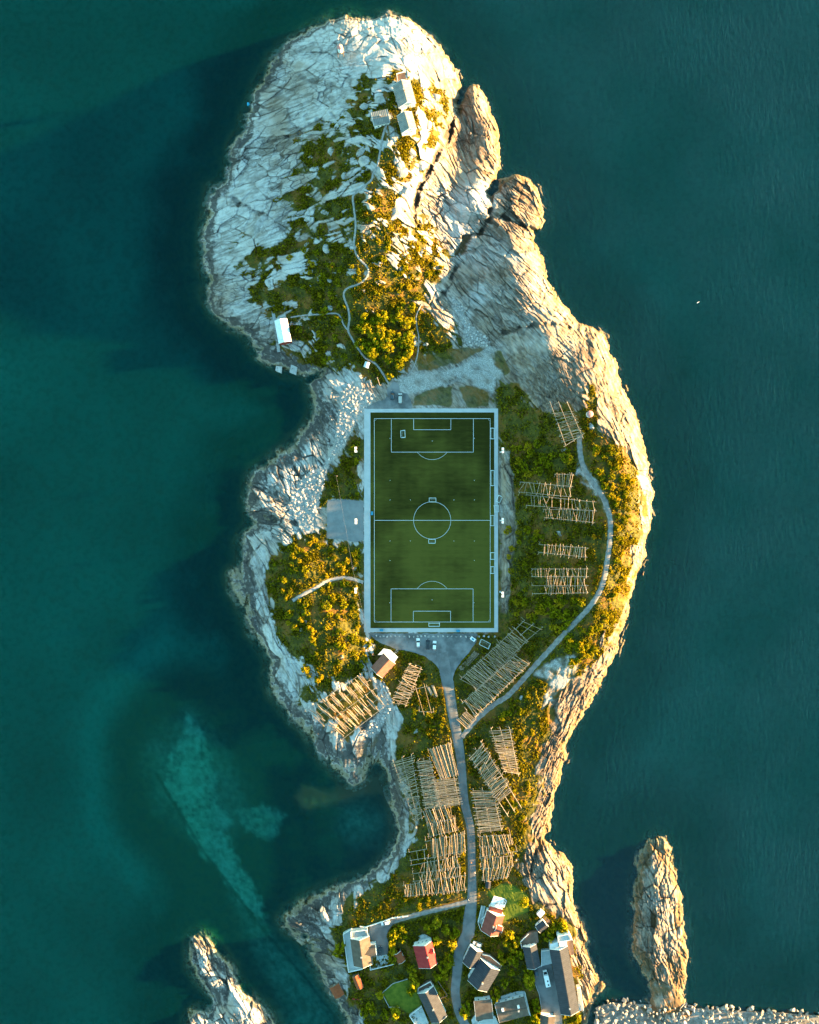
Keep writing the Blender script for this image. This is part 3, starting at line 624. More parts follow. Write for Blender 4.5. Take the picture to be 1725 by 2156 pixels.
# ------------------------------------------------------------------ shape helpers
MT.update(
 turf=None, line=mat_plain('white_line_paint', (.72, .74, .74), rough=.7),
 paving=mat_plain('concrete_paving', (.38, .395, .40), (.43, .44, .445), .4, .85, bump=.2),
 asphalt=mat_plain('worn_asphalt', (.12, .125, .127), (.18, .184, .186), .25, .9, bump=.3),
 gravelroad=mat_plain('gravel_track', (.16, .155, .147), (.25, .24, .225), .6, .9, bump=.4),
 footpath=mat_plain('gravel_footpath', (.22, .215, .205), (.31, .30, .29), 1.2, .9, bump=.3),
 carpark=mat_plain('car_park_gravel', (.10, .107, .11), (.22, .227, .23), .16, .9, bump=.4),
 court=mat_plain('court_grit', (.16, .172, .178), (.20, .212, .218), .3, .9, bump=.3),
 pole=mat_plain('weathered_pole', (.25, .18, .12), (.37, .285, .20), 1.5, .85, rnd_amt=.42),
 rail=mat_plain('grey_rail_wood', (.26, .215, .165), (.34, .29, .235), 1.5, .85, rnd_amt=.2),
 white=mat_plain('white_boards', (.74, .75, .74), (.80, .80, .79), 2, .6),
 whitemetal=mat_plain('white_sheet_roof', (.60, .63, .64), (.70, .72, .73), .5, .35, spec=.5),
 redboards=mat_plain('red_boards', (.20, .028, .025), (.25, .04, .03), 2, .75),
 glass=mat_plain('window_glass', (.02, .03, .035), rough=.08, spec=.6),
 darkroof=None, stone=mat_plain('quarried_stone', (.30, .285, .27), (.46, .445, .43), .8, .85, bump=.4, rnd_amt=.22),
 rockm=mat_plain('pale_outcrop_rock', (.24, .23, .21), (.40, .39, .375), .5, .85, bump=.5, bscale=1.5, rnd_amt=.12),
 molestone=mat_plain('breakwater_stone', (.17, .155, .14), (.32, .295, .27), .8, .85, bump=.4, rnd_amt=.3),
 bark=mat_plain('bark', (.09, .07, .05), (.15, .12, .09), 6, .9),
 black=mat_plain('black_rubber', (.012, .012, .013), rough=.7), chrome=mat_plain('light_metal', (.5, .52, .54), rough=.35, metal=.8),
 deck=mat_plain('grey_decking', (.30, .31, .31), (.38, .39, .39), 1.5, .8), brick=mat_plain('chimney_brick', (.14, .10, .08), (.2, .15, .12), 5, .85),
 lamp=mat_plain('lamp_lens', (.6, .6, .58), rough=.2), redlamp=mat_plain('red_lens', (.3, .01, .01), rough=.2),
 net=mat_plain('pale_net', (.35, .42, .42), rough=.8), concrete=mat_plain('concrete', (.30, .30, .29), (.38, .38, .37), .8, .85, bump=.3),
 cyanpaint=mat_plain('pale_goal_frame', (.62, .72, .72), rough=.4), bluebox=mat_plain('blue_plastic', (.02, .22, .36), rough=.5),
 skin=mat_plain('skin', (.45, .28, .2), rough=.6), wood=mat_plain('tarred_wood', (.12, .09, .065), (.18, .14, .11), 2, .8),
 feather=mat_plain('white_feathers', (.78, .78, .78), rough=.7), wire=mat_plain('dull_wire', (.25, .22, .2), rough=.6),
)
def mat_turf():
    M = Mat('artificial_turf'); sp = M.n('ShaderNodeSeparateXYZ'); M.l(M.pos(), sp.inputs[0])
    wv = M.math('SINE', M.math('MULTIPLY', sp.outputs[1], 2.0)); wv2 = M.math('SINE', M.math('MULTIPLY', sp.outputs[0], 1.6))
    n = M.noise(.035, 3); n2 = M.noise(1.2, 3, sc=(.25, 1, 1))
    f = M.math('ADD', M.math('MULTIPLY', M.ss(M.math('ADD', n, M.lin(sp.outputs[1], -60, 55, .16, -.12)), .32, .72), 1.0), M.math('ADD', M.math('MULTIPLY', wv, .05), M.math('ADD', M.math('MULTIPLY', wv2, .03), M.lin(n2, .3, .7, -.15, .15))))
    col = M.mix(f, (.024, .024, .0008), (.082, .078, .010))
    M.pbr(col, .85, nrm=M.bump(M.noise(6, 2), .3, .05), spec=.15); return M.m
MT['turf'] = mat_turf()
def mat_roof(name, c1, c2, pitch=.9, rough=.55, axis=1):
    M = Mat(name); sp = M.n('ShaderNodeSeparateXYZ'); M.l(M.obj(), sp.inputs[0])
    wv = M.math('SINE', M.math('MULTIPLY', sp.outputs[axis], 6.283 / pitch))
    n = M.noise(.6, 4, vec=M.obj())
    col = M.mix(M.ss(n, .35, .65), c1, c2); col = M.mix(M.ss(wv, .75, 1.), col, tuple(.7 * v for v in c1))
    M.pbr(col, rough, nrm=M.bump(wv, .35, .06), spec=.12); return M.m
MT['darkroof'] = mat_roof('dark_tile_roof', (.034, .037, .046), (.046, .049, .060))
MT['brownroof'] = mat_roof('brown_tile_roof', (.085, .068, .055), (.12, .098, .08), .5)
MT['greyroof'] = mat_roof('grey_slate_roof', (.16, .17, .165), (.23, .235, .225), .8)
MT['redroof'] = mat_roof('red_sheet_roof', (.26, .018, .022), (.31, .03, .03), .6)
MT['maroonroof'] = mat_roof('maroon_tile_roof', (.17, .045, .035), (.22, .065, .05), .5)
MT['rustroof'] = mat_roof('rusty_sheet_roof', (.27, .075, .028), (.20, .05, .02), .4)
MT['tanroof'] = mat_roof('reddish_barn_roof', (.22, .085, .06), (.26, .11, .075), .7)
MT['greydeck'] = mat_roof('plank_decking', (.38, .42, .42), (.46, .49, .49), .5)
MT['browndeck'] = mat_roof('brown_decking', (.14, .09, .065), (.19, .13, .10), .5)
MT['clap'] = mat_roof('white_clapboard', (.72, .73, .72), (.79, .79, .78), .3, .6, 2)

def mat_leaf(name, ca, cb, cc):
    M = Mat(name); oi = M.n('ShaderNodeObjectInfo')
    n = M.noise(.9, 3)
    col = M.mix(M.ss(n, .3, .7), ca, cb)
    col = M.mix(M.ss(M.math('ADD', M.math('MULTIPLY', oi.outputs['Random'], .8), M.math('MULTIPLY', n, .4)), .55, 1.0), col, cc)
    d = M.n('ShaderNodeBsdfDiffuse'); M.inp(d.inputs[0], col); t = M.n('ShaderNodeBsdfTranslucent'); M.inp(t.inputs[0], col)
    mx = M.n('ShaderNodeMixShader'); mx.inputs[0].default_value = .3
    M.l(d.outputs[0], mx.inputs[1]); M.l(t.outputs[0], mx.inputs[2]); M.l(mx.outputs[0], M.out.inputs['Surface']); return M.m
MT['leaf'] = mat_leaf('shrub_leaves', (.065, .068, .003), (.32, .285, .007), (.38, .265, .009))
MT['leaf2'] = mat_leaf('garden_tree_leaves', (.085, .09, .003), (.35, .315, .008), (.37, .30, .010))
MT['tuft'] = mat_leaf('heath_tufts', (.062, .056, .004), (.28, .225, .008), (.33, .18, .009))

class MB:
    def __init__(self): self.v = []; self.f = []
    def add(self, vs, fs):
        o = len(self.v); self.v += [tuple(p) for p in vs]; self.f += [tuple(i + o for i in q) for q in fs]; return self
    def box(self, c, s, rz=0., m=None):
        x, y, z = s[0] / 2, s[1] / 2, s[2] / 2
        vs = [Vector((a, b, d)) for d in (-z, z) for a, b in ((-x, -y), (x, -y), (x, y), (-x, y))]
        if rz: vs = [Matrix.Rotation(rz, 3, 'Z') @ v for v in vs]
        vs = [v + Vector(c) for v in vs]
        return self.add(vs, [(3, 2, 1, 0), (4, 5, 6, 7), (0, 1, 5, 4), (1, 2, 6, 5), (2, 3, 7, 6), (3, 0, 4, 7)])
    def tube(self, a, b, r, r2=None, n=6):
        a, b = Vector(a), Vector(b); r2 = r if r2 is None else r2
        d = (b - a).normalized(); u = d.orthogonal().normalized(); w_ = d.cross(u)
        vs = []
        for p, q in ((a, r), (b, r2)):
            for i in range(n):
                t = 2 * math.pi * i / n; vs.append(p + u * (q * math.cos(t)) + w_ * (q * math.sin(t)))
        fs = [(i, (i + 1) % n, n + (i + 1) % n, n + i) for i in range(n)] + [tuple(range(n))[::-1], tuple(range(n, 2 * n))]
        return self.add(vs, fs)
    def prism(self, poly, z0, z1):
        n = len(poly); vs = [(p[0], p[1], z0) for p in poly] + [(p[0], p[1], z1) for p in poly]
        a = sum(poly[i][0] * poly[(i + 1) % n][1] - poly[(i + 1) % n][0] * poly[i][1] for i in range(n))
        if a < 0:
            vs = vs[:n][::-1] + vs[n:][::-1]
        return self.add(vs, [tuple(range(n))[::-1], tuple(range(n, 2 * n))] + [(i, (i + 1) % n, n + (i + 1) % n, n + i) for i in range(n)])
    def mesh(self, name, mat):
        me = bpy.data.meshes.new(name); me.from_pydata(self.v, [], self.f); me.update(); me.materials.append(MT[mat] if isinstance(mat, str) else mat); return me
    def build(self, name, mat, parent=None, **props): return put(name, self.mesh(name, mat), parent, **props)

def thing(name, label, cat, loc, rz=0., group=None):
    o = bpy.data.objects.new(name, None); COL.objects.link(o); o.location = loc; o.rotation_euler = (0, 0, rz); o.empty_display_size = .5
    o['label'] = label; o['category'] = cat
    if group: o['group'] = group
    return o
def tag(o, label, cat, group=None):
    o['label'] = label; o['category'] = cat
    if group: o['group'] = group
    return o
def copy_tree(root, parent=None):
    c = root.copy(); COL.objects.link(c)
    if parent: c.parent = parent
    for ch in root.children: copy_tree(ch, c)
    return c

# ------------------------------------------------------------------ pitch, roads, paths
def sheet(name, poly, z, mat, **kw):
    bm = bmesh.new(); vs = [bm.verts.new(at(px, py, z)) for px, py in poly]
    f = bm.faces.new(vs); bmesh.ops.triangulate(bm, faces=[f]); bmesh.ops.recalc_face_normals(bm, faces=bm.faces[:])
    if bm.faces[:] and sum(q.normal.z for q in bm.faces) < 0: bmesh.ops.reverse_faces(bm, faces=bm.faces[:])
    me = bpy.data.meshes.new(name); bm.to_mesh(me); bm.free(); me.materials.append(MT[mat]); return put(name, me, **kw)

def wob(poly, amp=1.2, step=4, seed=3):
    out = []
    for i, (a, b) in enumerate(poly):
        c, d = poly[(i + 1) % len(poly)]; n = max(1, int(math.hypot(c - a, d - b) / step))
        for k in range(n):
            x = a + (c - a) * k / n; y = b + (d - b) * k / n
            out.append((x + amp * float(perlin(np.array([x / 9.]), np.array([y / 9.]), seed)[0]), y + amp * float(perlin(np.array([x / 9.]), np.array([y / 9.]), seed + 9)[0])))
    return out

def ribbon(name, line, width, mat, lift=.12, step=3.0, wobble=.6):
    P = [Vector((a, b)) for a, b in line]
    W = width if isinstance(width, (list, tuple)) else [width] * len(P)
    pts = []
    for i in range(len(P) - 1):          # Catmull-Rom
        p0 = P[max(i - 1, 0)]; p1 = P[i]; p2 = P[i + 1]; p3 = P[min(i + 2, len(P) - 1)]
        n = max(2, int((p2 - p1).length / step))
        for k in range(n):
            t = k / n
            q = .5 * ((2 * p1) + (p2 - p0) * t + (2 * p0 - 5 * p1 + 4 * p2 - p3) * t * t + (3 * p1 - p0 - 3 * p2 + p3) * t ** 3)
            pts.append((q, W[i] + (W[i + 1] - W[i]) * t))
    pts.append((P[-1], W[-1]))
    m = MB(); nv = 7
    for i, (q, wd) in enumerate(pts):
        d = (pts[min(i + 1, len(pts) - 1)][0] - pts[max(i - 1, 0)][0]).normalized(); nrm = Vector((-d.y, d.x))
        wl = wd * (1 + wobble * .25 * math.sin(i * 1.3) * math.sin(i * .41)); 
        for k in range(nv):
            s_ = (k / (nv - 1) - .5)
            e = q + nrm * (s_ * wl)
            z = gz(e.x, e.y) + lift - (.2 if k in (0, nv - 1) else 0)
            m.v.append(tuple(at(e.x, e.y, z)))
        if i:
            o = (i - 1) * nv
            m.f += [(o + k, o + k + 1, o + nv + k + 1, o + nv + k) for k in range(nv - 1)]
    o = m.build(name, mat, kind='structure')
    for p in o.data.polygons: p.use_smooth = True
    if sum(p.normal.z for p in o.data.polygons) < 0: o.data.flip_normals()
    return o

ZP = 3.0
pv = MB()
for x0, y0, x1, y1 in ((767, 860, 1049, 868.3), (767, 1322.6, 1049, 1331), (767, 868.3, 780.2, 1322.6), (1041, 868.3, 1049, 1322.6)):
    a, b = at(x0, y0, ZP), at(x1, y1, ZP)
    pv.box(((a.x + b.x) / 2, (a.y + b.y) / 2, ZP - .15), (abs(b.x - a.x), abs(b.y - a.y), .3))
pv.build('paved_walkway', 'paving', kind='structure')
pitch = sheet('football_pitch', [(780.2, 868.3), (1041, 868.3), (1041, 1322.6), (780.2, 1322.6)], ZP - .03, 'turf', kind='structure')
def strip(pts, wd=.145):
    m = MB(); z = ZP - .012
    for (ax, ay), (bx, by) in zip(pts[:-1], pts[1:]):
        a, b = at(ax, ay, z), at(bx, by, z); d = (b - a).normalized(); n = Vector((-d.y, d.x, 0)) * wd / 2; e = d * wd / 2
        m.add([a - n - e, b - n + e, b + n + e, a + n - e], [(0, 1, 2, 3)])
    m.build('pitch_line', 'line', pitch)
def arc(cx_, cy_, r, a0, a1, n=40): return [(cx_ + r * math.cos(R(a0 + (a1 - a0) * i / n)), cy_ + r * math.sin(R(a0 + (a1 - a0) * i / n))) for i in range(n + 1)]
L_, R_, T_, B_ = 788.4, 1032.4, 881.3, 1309.6
for pts in ([(L_, T_), (R_, T_)], [(L_, B_), (R_, B_)], [(L_, T_), (L_, B_)], [(R_, T_), (R_, B_)], [(L_, 1095.6), (R_, 1095.6)],
            [(824.2, T_), (824.2, 951.9), (997, 951.9), (997, T_)], [(871.2, T_), (871.2, 904.7), (949.6, 904.7), (949.6, T_)],
            [(823.6, B_), (823.6, 1239.8), (996.4, 1239.8), (996.4, B_)], [(870.6, B_), (870.6, 1286.8), (949, 1286.8), (949, B_)],
            arc(910.3, 1095.6, 39.2, 0, 360, 72), arc(910.3, 928.4, 39.2, 37, 143), arc(910.1, 1263, 39.2, 217, 323),
            arc(L_, T_, 4.2, 0, 90, 8), arc(R_, T_, 4.2, 90, 180, 8), arc(R_, B_, 4.2, 180, 270, 8), arc(L_, B_, 4.2, 270, 360, 8)):
    strip(pts)
for px, py in ((910.3, 1095.6), (910.3, 928.4), (910.1, 1263), (821.5, 922.6), (999, 922.6), (821.5, 1011.3), (999, 1011.3), (821.5, 1052.5), (864.5, 1052.5), (956, 1052.5), (999, 1052.5), (821.5, 1139), (864.5, 1139), (956, 1139), (999, 1139), (821.5, 1180), (999, 1180), (821, 1269), (998.5, 1269)):
    m = MB(); p = at(px, py, ZP - .012); m.add([p + Vector((.16 * math.cos(t * .785), .16 * math.sin(t * .785), 0)) for t in range(8)], [tuple(range(8))]); m.build('pitch_spot', 'line', pitch)
sheet('car_park', wob(CARPARK, 2.0), 3.06, 'carpark', kind='structure')
sheet('north_car_park', wob(PARK_N, 1.6, seed=6), 3.06, 'carpark', kind='structure')
sheet('gravel_court', wob(COURT, 1.0, seed=8), 3.02, 'court', kind='structure')
sheet('house_yard', wob(YARD_W, .6), 4.66, 'asphalt', kind='structure')
sheet('driveway', wob(YARD_E, .4), 5.26, 'asphalt', kind='structure')
ribbon('main_road', ROAD, ROAD_W, 'asphalt', wobble=.12)
ribbon('gravel_track', TRACK_E, 11.5, 'gravelroad', .16)
ribbon('footpath', PATH_N, 4.2, 'footpath', .2, 2.)
ribbon('footpath', PATH_H, 3.2, 'footpath', .2, 2.)
ribbon('footpath', PATH_V, 2.6, 'footpath', .2, 2.)
ribbon('footpath', PATH_W, 7, 'footpath', .2, 2.)
ribbon('house_lane', LANE_S, 11, 'gravelroad', .14)
ribbon('gravel_track', [(838, 1368), (826, 1385), (812, 1404), (800, 1420)], 7, 'footpath', .16)
# ------------------------------------------------------------------ fish drying racks
pm = MB().tube((0, 0, 0), (1, 0, 0), 1., .72, 6).mesh('pole', 'pole')
rm = MB().tube((0, 0, 0), (1, 0, 0), 1., .85, 6).mesh('rail', 'rail')
def bar(name, me, a, b, r, parent):
    o = bpy.data.objects.new(name, me); COL.objects.link(o); o.parent = parent
    d = b - a; o.location = a - parent.location; o.rotation_mode = 'QUATERNION'; o.rotation_quaternion = d.to_track_quat('X', 'Z'); o.scale = (d.length, r, r); return o
def lerp2(a, b, t): return (a[0] + (b[0] - a[0]) * t, a[1] + (b[1] - a[1]) * t)

RACKN = 0
def rack(label, rows, up=4.2, frame_only=False, cat='drying rack'):
    """rows: (P0, P1, Q0, Q1, n, opts): poles lie from the rail P0-P1 over to the rail Q0-Q1"""
    global RACKN; RACKN += 1
    rg = random.Random(100 + RACKN)
    c = rows[0]; cx_ = sum(p[0] for r_ in rows for p in r_[:4]) / (4 * len(rows)); cy_ = sum(p[1] for r_ in rows for p in r_[:4]) / (4 * len(rows))
    base = at(cx_, cy_, gz(cx_, cy_))
    root = thing('fish_drying_rack', label, cat, base, 0, 'fish drying racks')
    def top(p): return at(p[0], p[1], HS(p[0], p[1]) + up)
    done = set()
    for P0, P1, Q0, Q1, n, *op in rows:
        op = op[0] if op else {}
        nr = op.get('rails', 2)
        for k in range(nr):
            t = k / (nr - 1); A, B = lerp2(P0, Q0, t), lerp2(P1, Q1, t)
            key = tuple(round(v / 6) for v in (*A, *B))
            if key in done: continue
            done.add(key)
            L = math.hypot(A[0] - B[0], A[1] - B[1]); ns = max(1, int(L / 40 + .5))
            A, B = lerp2(A, B, -.03), lerp2(A, B, 1.03)
            for s_ in range(ns):
                a, b = lerp2(A, B, s_ / ns), lerp2(A, B, (s_ + 1) / ns)
                bar('rail', rm, top(a), top(b), .115, root)
            for s_ in range(ns + 1):
                a = lerp2(A, B, .02 + .96 * s_ / ns); p = top(a); g = at(a[0], a[1], HS(a[0], a[1])); g = Vector((p.x, p.y, gz(a[0], a[1]) - .3))
                bar('post', rm, g, p + Vector((0, 0, .25)), .11, root)
                d = Vector((B[0] - A[0], -(B[1] - A[1]), 0)).normalized(); nrm = Vector((-d.y, d.x, 0))
                bar('brace', rm, g + nrm * rg.choice((-1.5, 1.5)), p - Vector((0, 0, .4)), .1, root)
        u0, u1 = op.get('u', (0., 1.)); kcl = op.get('clusters', 0)
        for i in range(n):
            if kcl:
                ci = i % kcl; u = (ci + .5) / kcl + rg.gauss(0, .16) / kcl; u = u0 + (u1 - u0) * u
            else:
                u = u0 + (u1 - u0) * (i + .5 + rg.uniform(-.45, .45)) / n
            if rg.random() < op.get('gap', .04): continue
            du = rg.gauss(0, op.get('fan', .018))
            o0 = op.get('over', .10)
            v0, v1 = -rg.uniform(.0, 2 * o0), 1 + rg.uniform(.0, 2 * o0)
            if kcl:
                v0 = rg.uniform(-.08, .45); v1 = v0 + rg.uniform(.45, .62)
            a = lerp2(lerp2(P0, P1, u - du), lerp2(Q0, Q1, u - du), v0); b = lerp2(lerp2(P0, P1, u + du), lerp2(Q0, Q1, u + du), v1)
            dz = Vector((0, 0, .18 + rg.uniform(0, .22)))
            if rg.random() < .5: a, b = b, a
            bar('pole', pm, top(a) + dz, top(b) + dz, rg.uniform(.095, .145), root)
    return root
def HS(px, py):
    """smoothed ground height"""
    s_ = 0.; c = 0
    for dx in (-12, 0, 12):
        for dy in (-12, 0, 12): s_ += gz(px + dx, py + dy); c += 1
    return s_ / c
Z1 = lambda *p: zc(1350, 1900, 600, p); Z2 = lambda *p: zc(850, 1900, 600, p); Z3 = lambda *p: zc(1180, 2240, 500, p); Z4 = lambda *p: zc(1450, 950, 600, p)

rack('open grid of poles on the lit rock beside the top end of the gravel track', [(*Z4((660, 800), (790, 1160), (810, 800), (945, 1105)), 24, dict(rails=3, u=(.25, 1.), fan=.05))])
rack('large four-row pole rack in the scrub east of the pitch halfway line', [((1171, 998), (1208, 1000), (1172, 1022), (1204, 1024), 9),
  ((1098, 1015), (1204, 1024), (1096, 1036), (1200, 1046), 14, dict(fan=.03)), ((1112, 1042), (1252, 1057), (1112, 1064), (1252, 1076), 18), ((1148, 1072), (1254, 1075), (1150, 1090), (1250, 1100), 26)])
rack('single-row pole rack between the two big racks east of the pitch', [((1138.5, 1146.6), (1237, 1154), (1137, 1163), (1234.5, 1173), 24, dict(u=(.05, 1), over=.2))])
rack('three-row rectangular pole rack in the bushes left of the curving track', [((1123, 1198), (1237, 1198), (1123, 1214), (1237, 1214), 22), ((1123, 1214), (1237, 1214), (1123, 1233), (1237, 1233), 24, dict(u=(.22, 1))), ((1124, 1233), (1237, 1233), (1124, 1250), (1237, 1248), 24, dict(u=(.2, 1)))])
rack('long diagonal pole rack nearest the car park, upper of the double pair', [(*Z1((175, 485), (610, 80), (300, 590), (730, 170)), 74, dict(fan=.02, over=.06)), (*Z1((640, 60), (720, -20), (735, 160), (880, 40)), 3, dict(rails=3))])
rack('long diagonal pole rack running along the track, lower of the double pair', [(*Z1((185, 700), (640, 285), (300, 815), (760, 360)), 78, dict(fan=.025, over=.06))])
rack('short stub of pole rack at the fork of road and track', [(*Z1((130, 860), (215, 775), (210, 935), (295, 845)), 17, dict(over=.05))])
a, b, c, d = Z2((235, 775), (740, 440), (545, 1035), (950, 720))
rack('big square rack of bundled poles on the shore rock below the barn', [(a, b, lerp2(a, c, .5), lerp2(b, d, .5), 96, dict(clusters=8, rails=3, fan=.006)), (lerp2(a, c, .5), lerp2(b, d, .5), c, d, 96, dict(clusters=8, rails=3, fan=.006, u=(.05, 1)))])
rack('small rack of short close-set poles between barn and road', [(*Z2((1150, 365), (1000, 700), (1250, 400), (1115, 730)), 46, dict(rails=3, gap=.15, fan=.03))])
rack('empty pole frame overgrown by bushes beside the small rack', [(*Z2((1170, 590), (1300, 560), (1235, 780), (1360, 785)), 3, dict(u=(.1, .9)))])
rack('wide seaward rack of sparse silver poles west of the road', [(*Z3((70, 290), (290, 910), (260, 230), (370, 890)), 62, dict(rails=3, gap=.12, fan=.02))])
rack('dense rack of crosswise poles in the middle of the western rack field', [(*Z3((330, 290), (415, 790), (455, 265), (560, 775)), 66, dict(rails=3, fan=.015)), (*Z3((490, 480), (560, 775), (710, 460), (765, 740)), 44, dict(rails=3, fan=.015))])
rack('rack of long lengthwise poles at the road edge, top of the western field', [(*Z3((440, 170), (680, 95), (565, 470), (748, 420)), 34, dict(fan=.02, over=.03))])
rack('two-row rack of leaning poles below the dense western rack', [(*Z3((370, 820), (660, 770), (430, 950), (700, 890)), 26, dict(fan=.03, over=.15)), (*Z3((430, 950), (720, 890), (440, 1080), (750, 1010)), 26, dict(fan=.03))])
rack('rack with an empty shoreward frame, third from the lane west of the road', [(*Z3((415, 1130), (820, 1050), (440, 1310), (830, 1225)), 30, dict(u=(.1, 1), fan=.02)), (*Z3((235, 1245), (420, 1210), (250, 1330), (440, 1300)), 2)])
rack('two-row rack with tangled poles, second from the lane west of the road', [(*Z3((265, 1380), (760, 1290), (280, 1470), (770, 1400)), 30, dict(u=(.18, 1), fan=.025)), (*Z3((280, 1470), (770, 1400), (290, 1550), (775, 1490)), 28, dict(u=(.12, 1), fan=.025))])
rack('southernmost rack west of the road, beside the house lane', [(*Z3((185, 1595), (820, 1490), (200, 1705), (830, 1640)), 44, dict(fan=.02))])
rack('diagonal rack of pale poles just east of the road fork', [(*Z3((885, 240), (1270, 850), (1000, 100), (1410, 760)), 58, dict(rails=3, u=(0, .78), fan=.02))])
rack('long three-rail rack on the sunlit bank nearest the eastern shore', [((1034.7, 1536.6), (1064, 1626), (1073, 1534), (1092, 1632), 50, dict(rails=3, fan=.02))])
rack('three-rail rack of level poles east of the road bend', [(*Z3((915, 600), (985, 1040), (1110, 590), (1210, 1010)), 56, dict(rails=3, fan=.018))])
rack('two-row upright rack east of the road, upper one above the lawn', [(*Z3((970, 1080), (1300, 1060), (985, 1190), (1330, 1150)), 24, dict(fan=.02)), (*Z3((985, 1190), (1330, 1150), (990, 1290), (1370, 1235)), 24, dict(fan=.02, u=(0, .85)))])
rack('two-row upright rack east of the road, directly above the green lawn', [(*Z3((985, 1310), (1330, 1280), (1000, 1420), (1320, 1390)), 24, dict(fan=.02)), (*Z3((1000, 1420), (1320, 1390), (1010, 1540), (1280, 1500)), 24, dict(fan=.02))])
rack('small bare pole frame on the slope above the northern car park', [(*zc(1080, 1120, 200, [(420, 330), (470, 520), (620, 275), (680, 470)]), 0)], 2.6)

def logpile(label, a, b, wd, n):
    z = gz((a[0] + b[0]) / 2, (a[1] + b[1]) / 2); root = thing('log_pile', label, 'log pile', at(*lerp2(a, b, .5), z)); rg = random.Random(n)
    nx, ny = b[0] - a[0], b[1] - a[1]; L = math.hypot(nx, ny); ox, oy = -ny / L, nx / L
    for i in range(n):
        k = i % (n // 2 + 1); lay = i // (n // 2 + 1); o_ = (k - n / 4) * wd / (n / 2)
        s0, s1 = rg.uniform(-.06, .06), rg.uniform(.94, 1.06); p, q = lerp2(a, b, s0), lerp2(a, b, s1)
        bar('pole', pm, at(p[0] + ox * o_, p[1] + oy * o_, z + .2 + .28 * lay), at(q[0] + ox * o_, q[1] + oy * o_, z + .2 + .28 * lay), .15, root)
logpile('grey stack of spare poles on the verge beside the car park', *Z1((165, 410), (300, 265)), 11, 16)
logpile('short pale bundle of poles, left of two beside the road', *Z2((1312, 565), (1362, 655)), 5, 10)
logpile('short pale bundle of poles, right of two beside the road', *Z2((1352, 550), (1388, 650)), 4, 10)
# ------------------------------------------------------------------ buildings
def rot_of(dx, dy):
    """rotation that turns local +Y into the plan direction (dx, dy)"""
    return math.atan2(-dx, -dy)
def window(parent, c, wd, ht, axis, out):
    """a window in a wall: frame with a pane; axis 'x' = wall faces +-x"""
    t = .08
    m = MB()
    def bx(cu, cz, su, sz, d):
        if axis == 'x': m.box((c[0] + out * d, c[1] + cu, c[2] + cz), (.08, su, sz))
        else: m.box((c[0] + cu, c[1] + out * d, c[2] + cz), (su, .08, sz))
    bx(0, ht / 2, wd + .16, .14, .05); bx(0, -ht / 2, wd + .16, .14, .05); bx(-wd / 2, 0, .14, ht - .14, .05); bx(wd / 2, 0, .14, ht - .14, .05); bx(0, 0, .07, ht - .14, .045)
    w_ = m.build('window', 'white', parent)
    g = MB()
    if axis == 'x': g.box((c[0] + out * .03, c[1], c[2]), (.05, wd, ht))
    else: g.box((c[0], c[1] + out * .03, c[2]), (wd, .05, ht))
    g.build('pane', 'glass', w_)
def roof_gable(root, L, W, z, rise, mat, over=.4, ridge=0., th=.18, name='roof', trim='white', gable=True, yoff=0.):
    """two sloping slabs along local y, with boards on the gables and a ridge cap"""
    m = MB(); x0, x1 = -W / 2 - over, W / 2 + over; y0, y1 = yoff - L / 2 - over, yoff + L / 2 + over
    sl = rise / (W / 2 + ridge), rise / (W / 2 - ridge)
    ze0, ze1 = z - over * sl[0], z - over * sl[1]; zr = z + rise
    for (xe, ze) in ((x0, ze0), (x1, ze1)):
        pts = [(xe, ze), (ridge, zr), (ridge, zr + th), (xe, ze + th)]
        vs = [(p[0], y0, p[1]) for p in pts] + [(p[0], y1, p[1]) for p in pts]
        fs = [(0, 1, 2, 3), (7, 6, 5, 4), (0, 4, 5, 1), (1, 5, 6, 2), (2, 6, 7, 3), (3, 7, 4, 0)]
        if xe < ridge: fs = [f[::-1] for f in fs]
        m.add(vs, fs)
    rf = m.build(name, mat, root)
    MB().box((ridge, yoff, zr + th + .02), (.32, y1 - y0, .1)).build('ridge_cap', mat, rf)
    for yy in (y0 - .06, y1 + .06):
        b = MB()
        for xe, ze in ((x0, ze0), (x1, ze1)): b.add([(xe, yy - .05, ze - .12), (ridge, yy - .05, zr - .12), (ridge, yy - .05, zr + th + .03), (xe, yy - .05, ze + th + .03), (xe, yy + .05, ze - .12), (ridge, yy + .05, zr - .12), (ridge, yy + .05, zr + th + .03), (xe, yy + .05, ze + th + .03)], [(0, 1, 2, 3), (7, 6, 5, 4), (0, 4, 5, 1), (1, 5, 6, 2), (2, 6, 7, 3), (3, 7, 4, 0)])
        b.build('bargeboard', trim, rf)
    return rf
def walls_gable(root, L, W, h, rise, mat, ridge=0., z0=-1.5, yoff=0., name='wall'):
    m = MB(); x, y = W / 2, L / 2
    ring = [(-x, h), (ridge, h + rise), (x, h), (x, z0), (-x, z0)]
    vs = [(p[0], yoff - y, p[1]) for p in ring] + [(p[0], yoff + y, p[1]) for p in ring]
    n = 5; m.add(vs, [tuple(range(n))[::-1], tuple(range(n, 2 * n))] + [(i, i + 1, n + i + 1, n + i) for i in range(n - 1)] + [(4, 0, 5, 9)])
    o = m.build(name, mat, root); bm = bmesh.new(); bm.from_mesh(o.data); bmesh.ops.recalc_face_normals(bm, faces=bm.faces); bm.to_mesh(o.data); bm.free(); return o

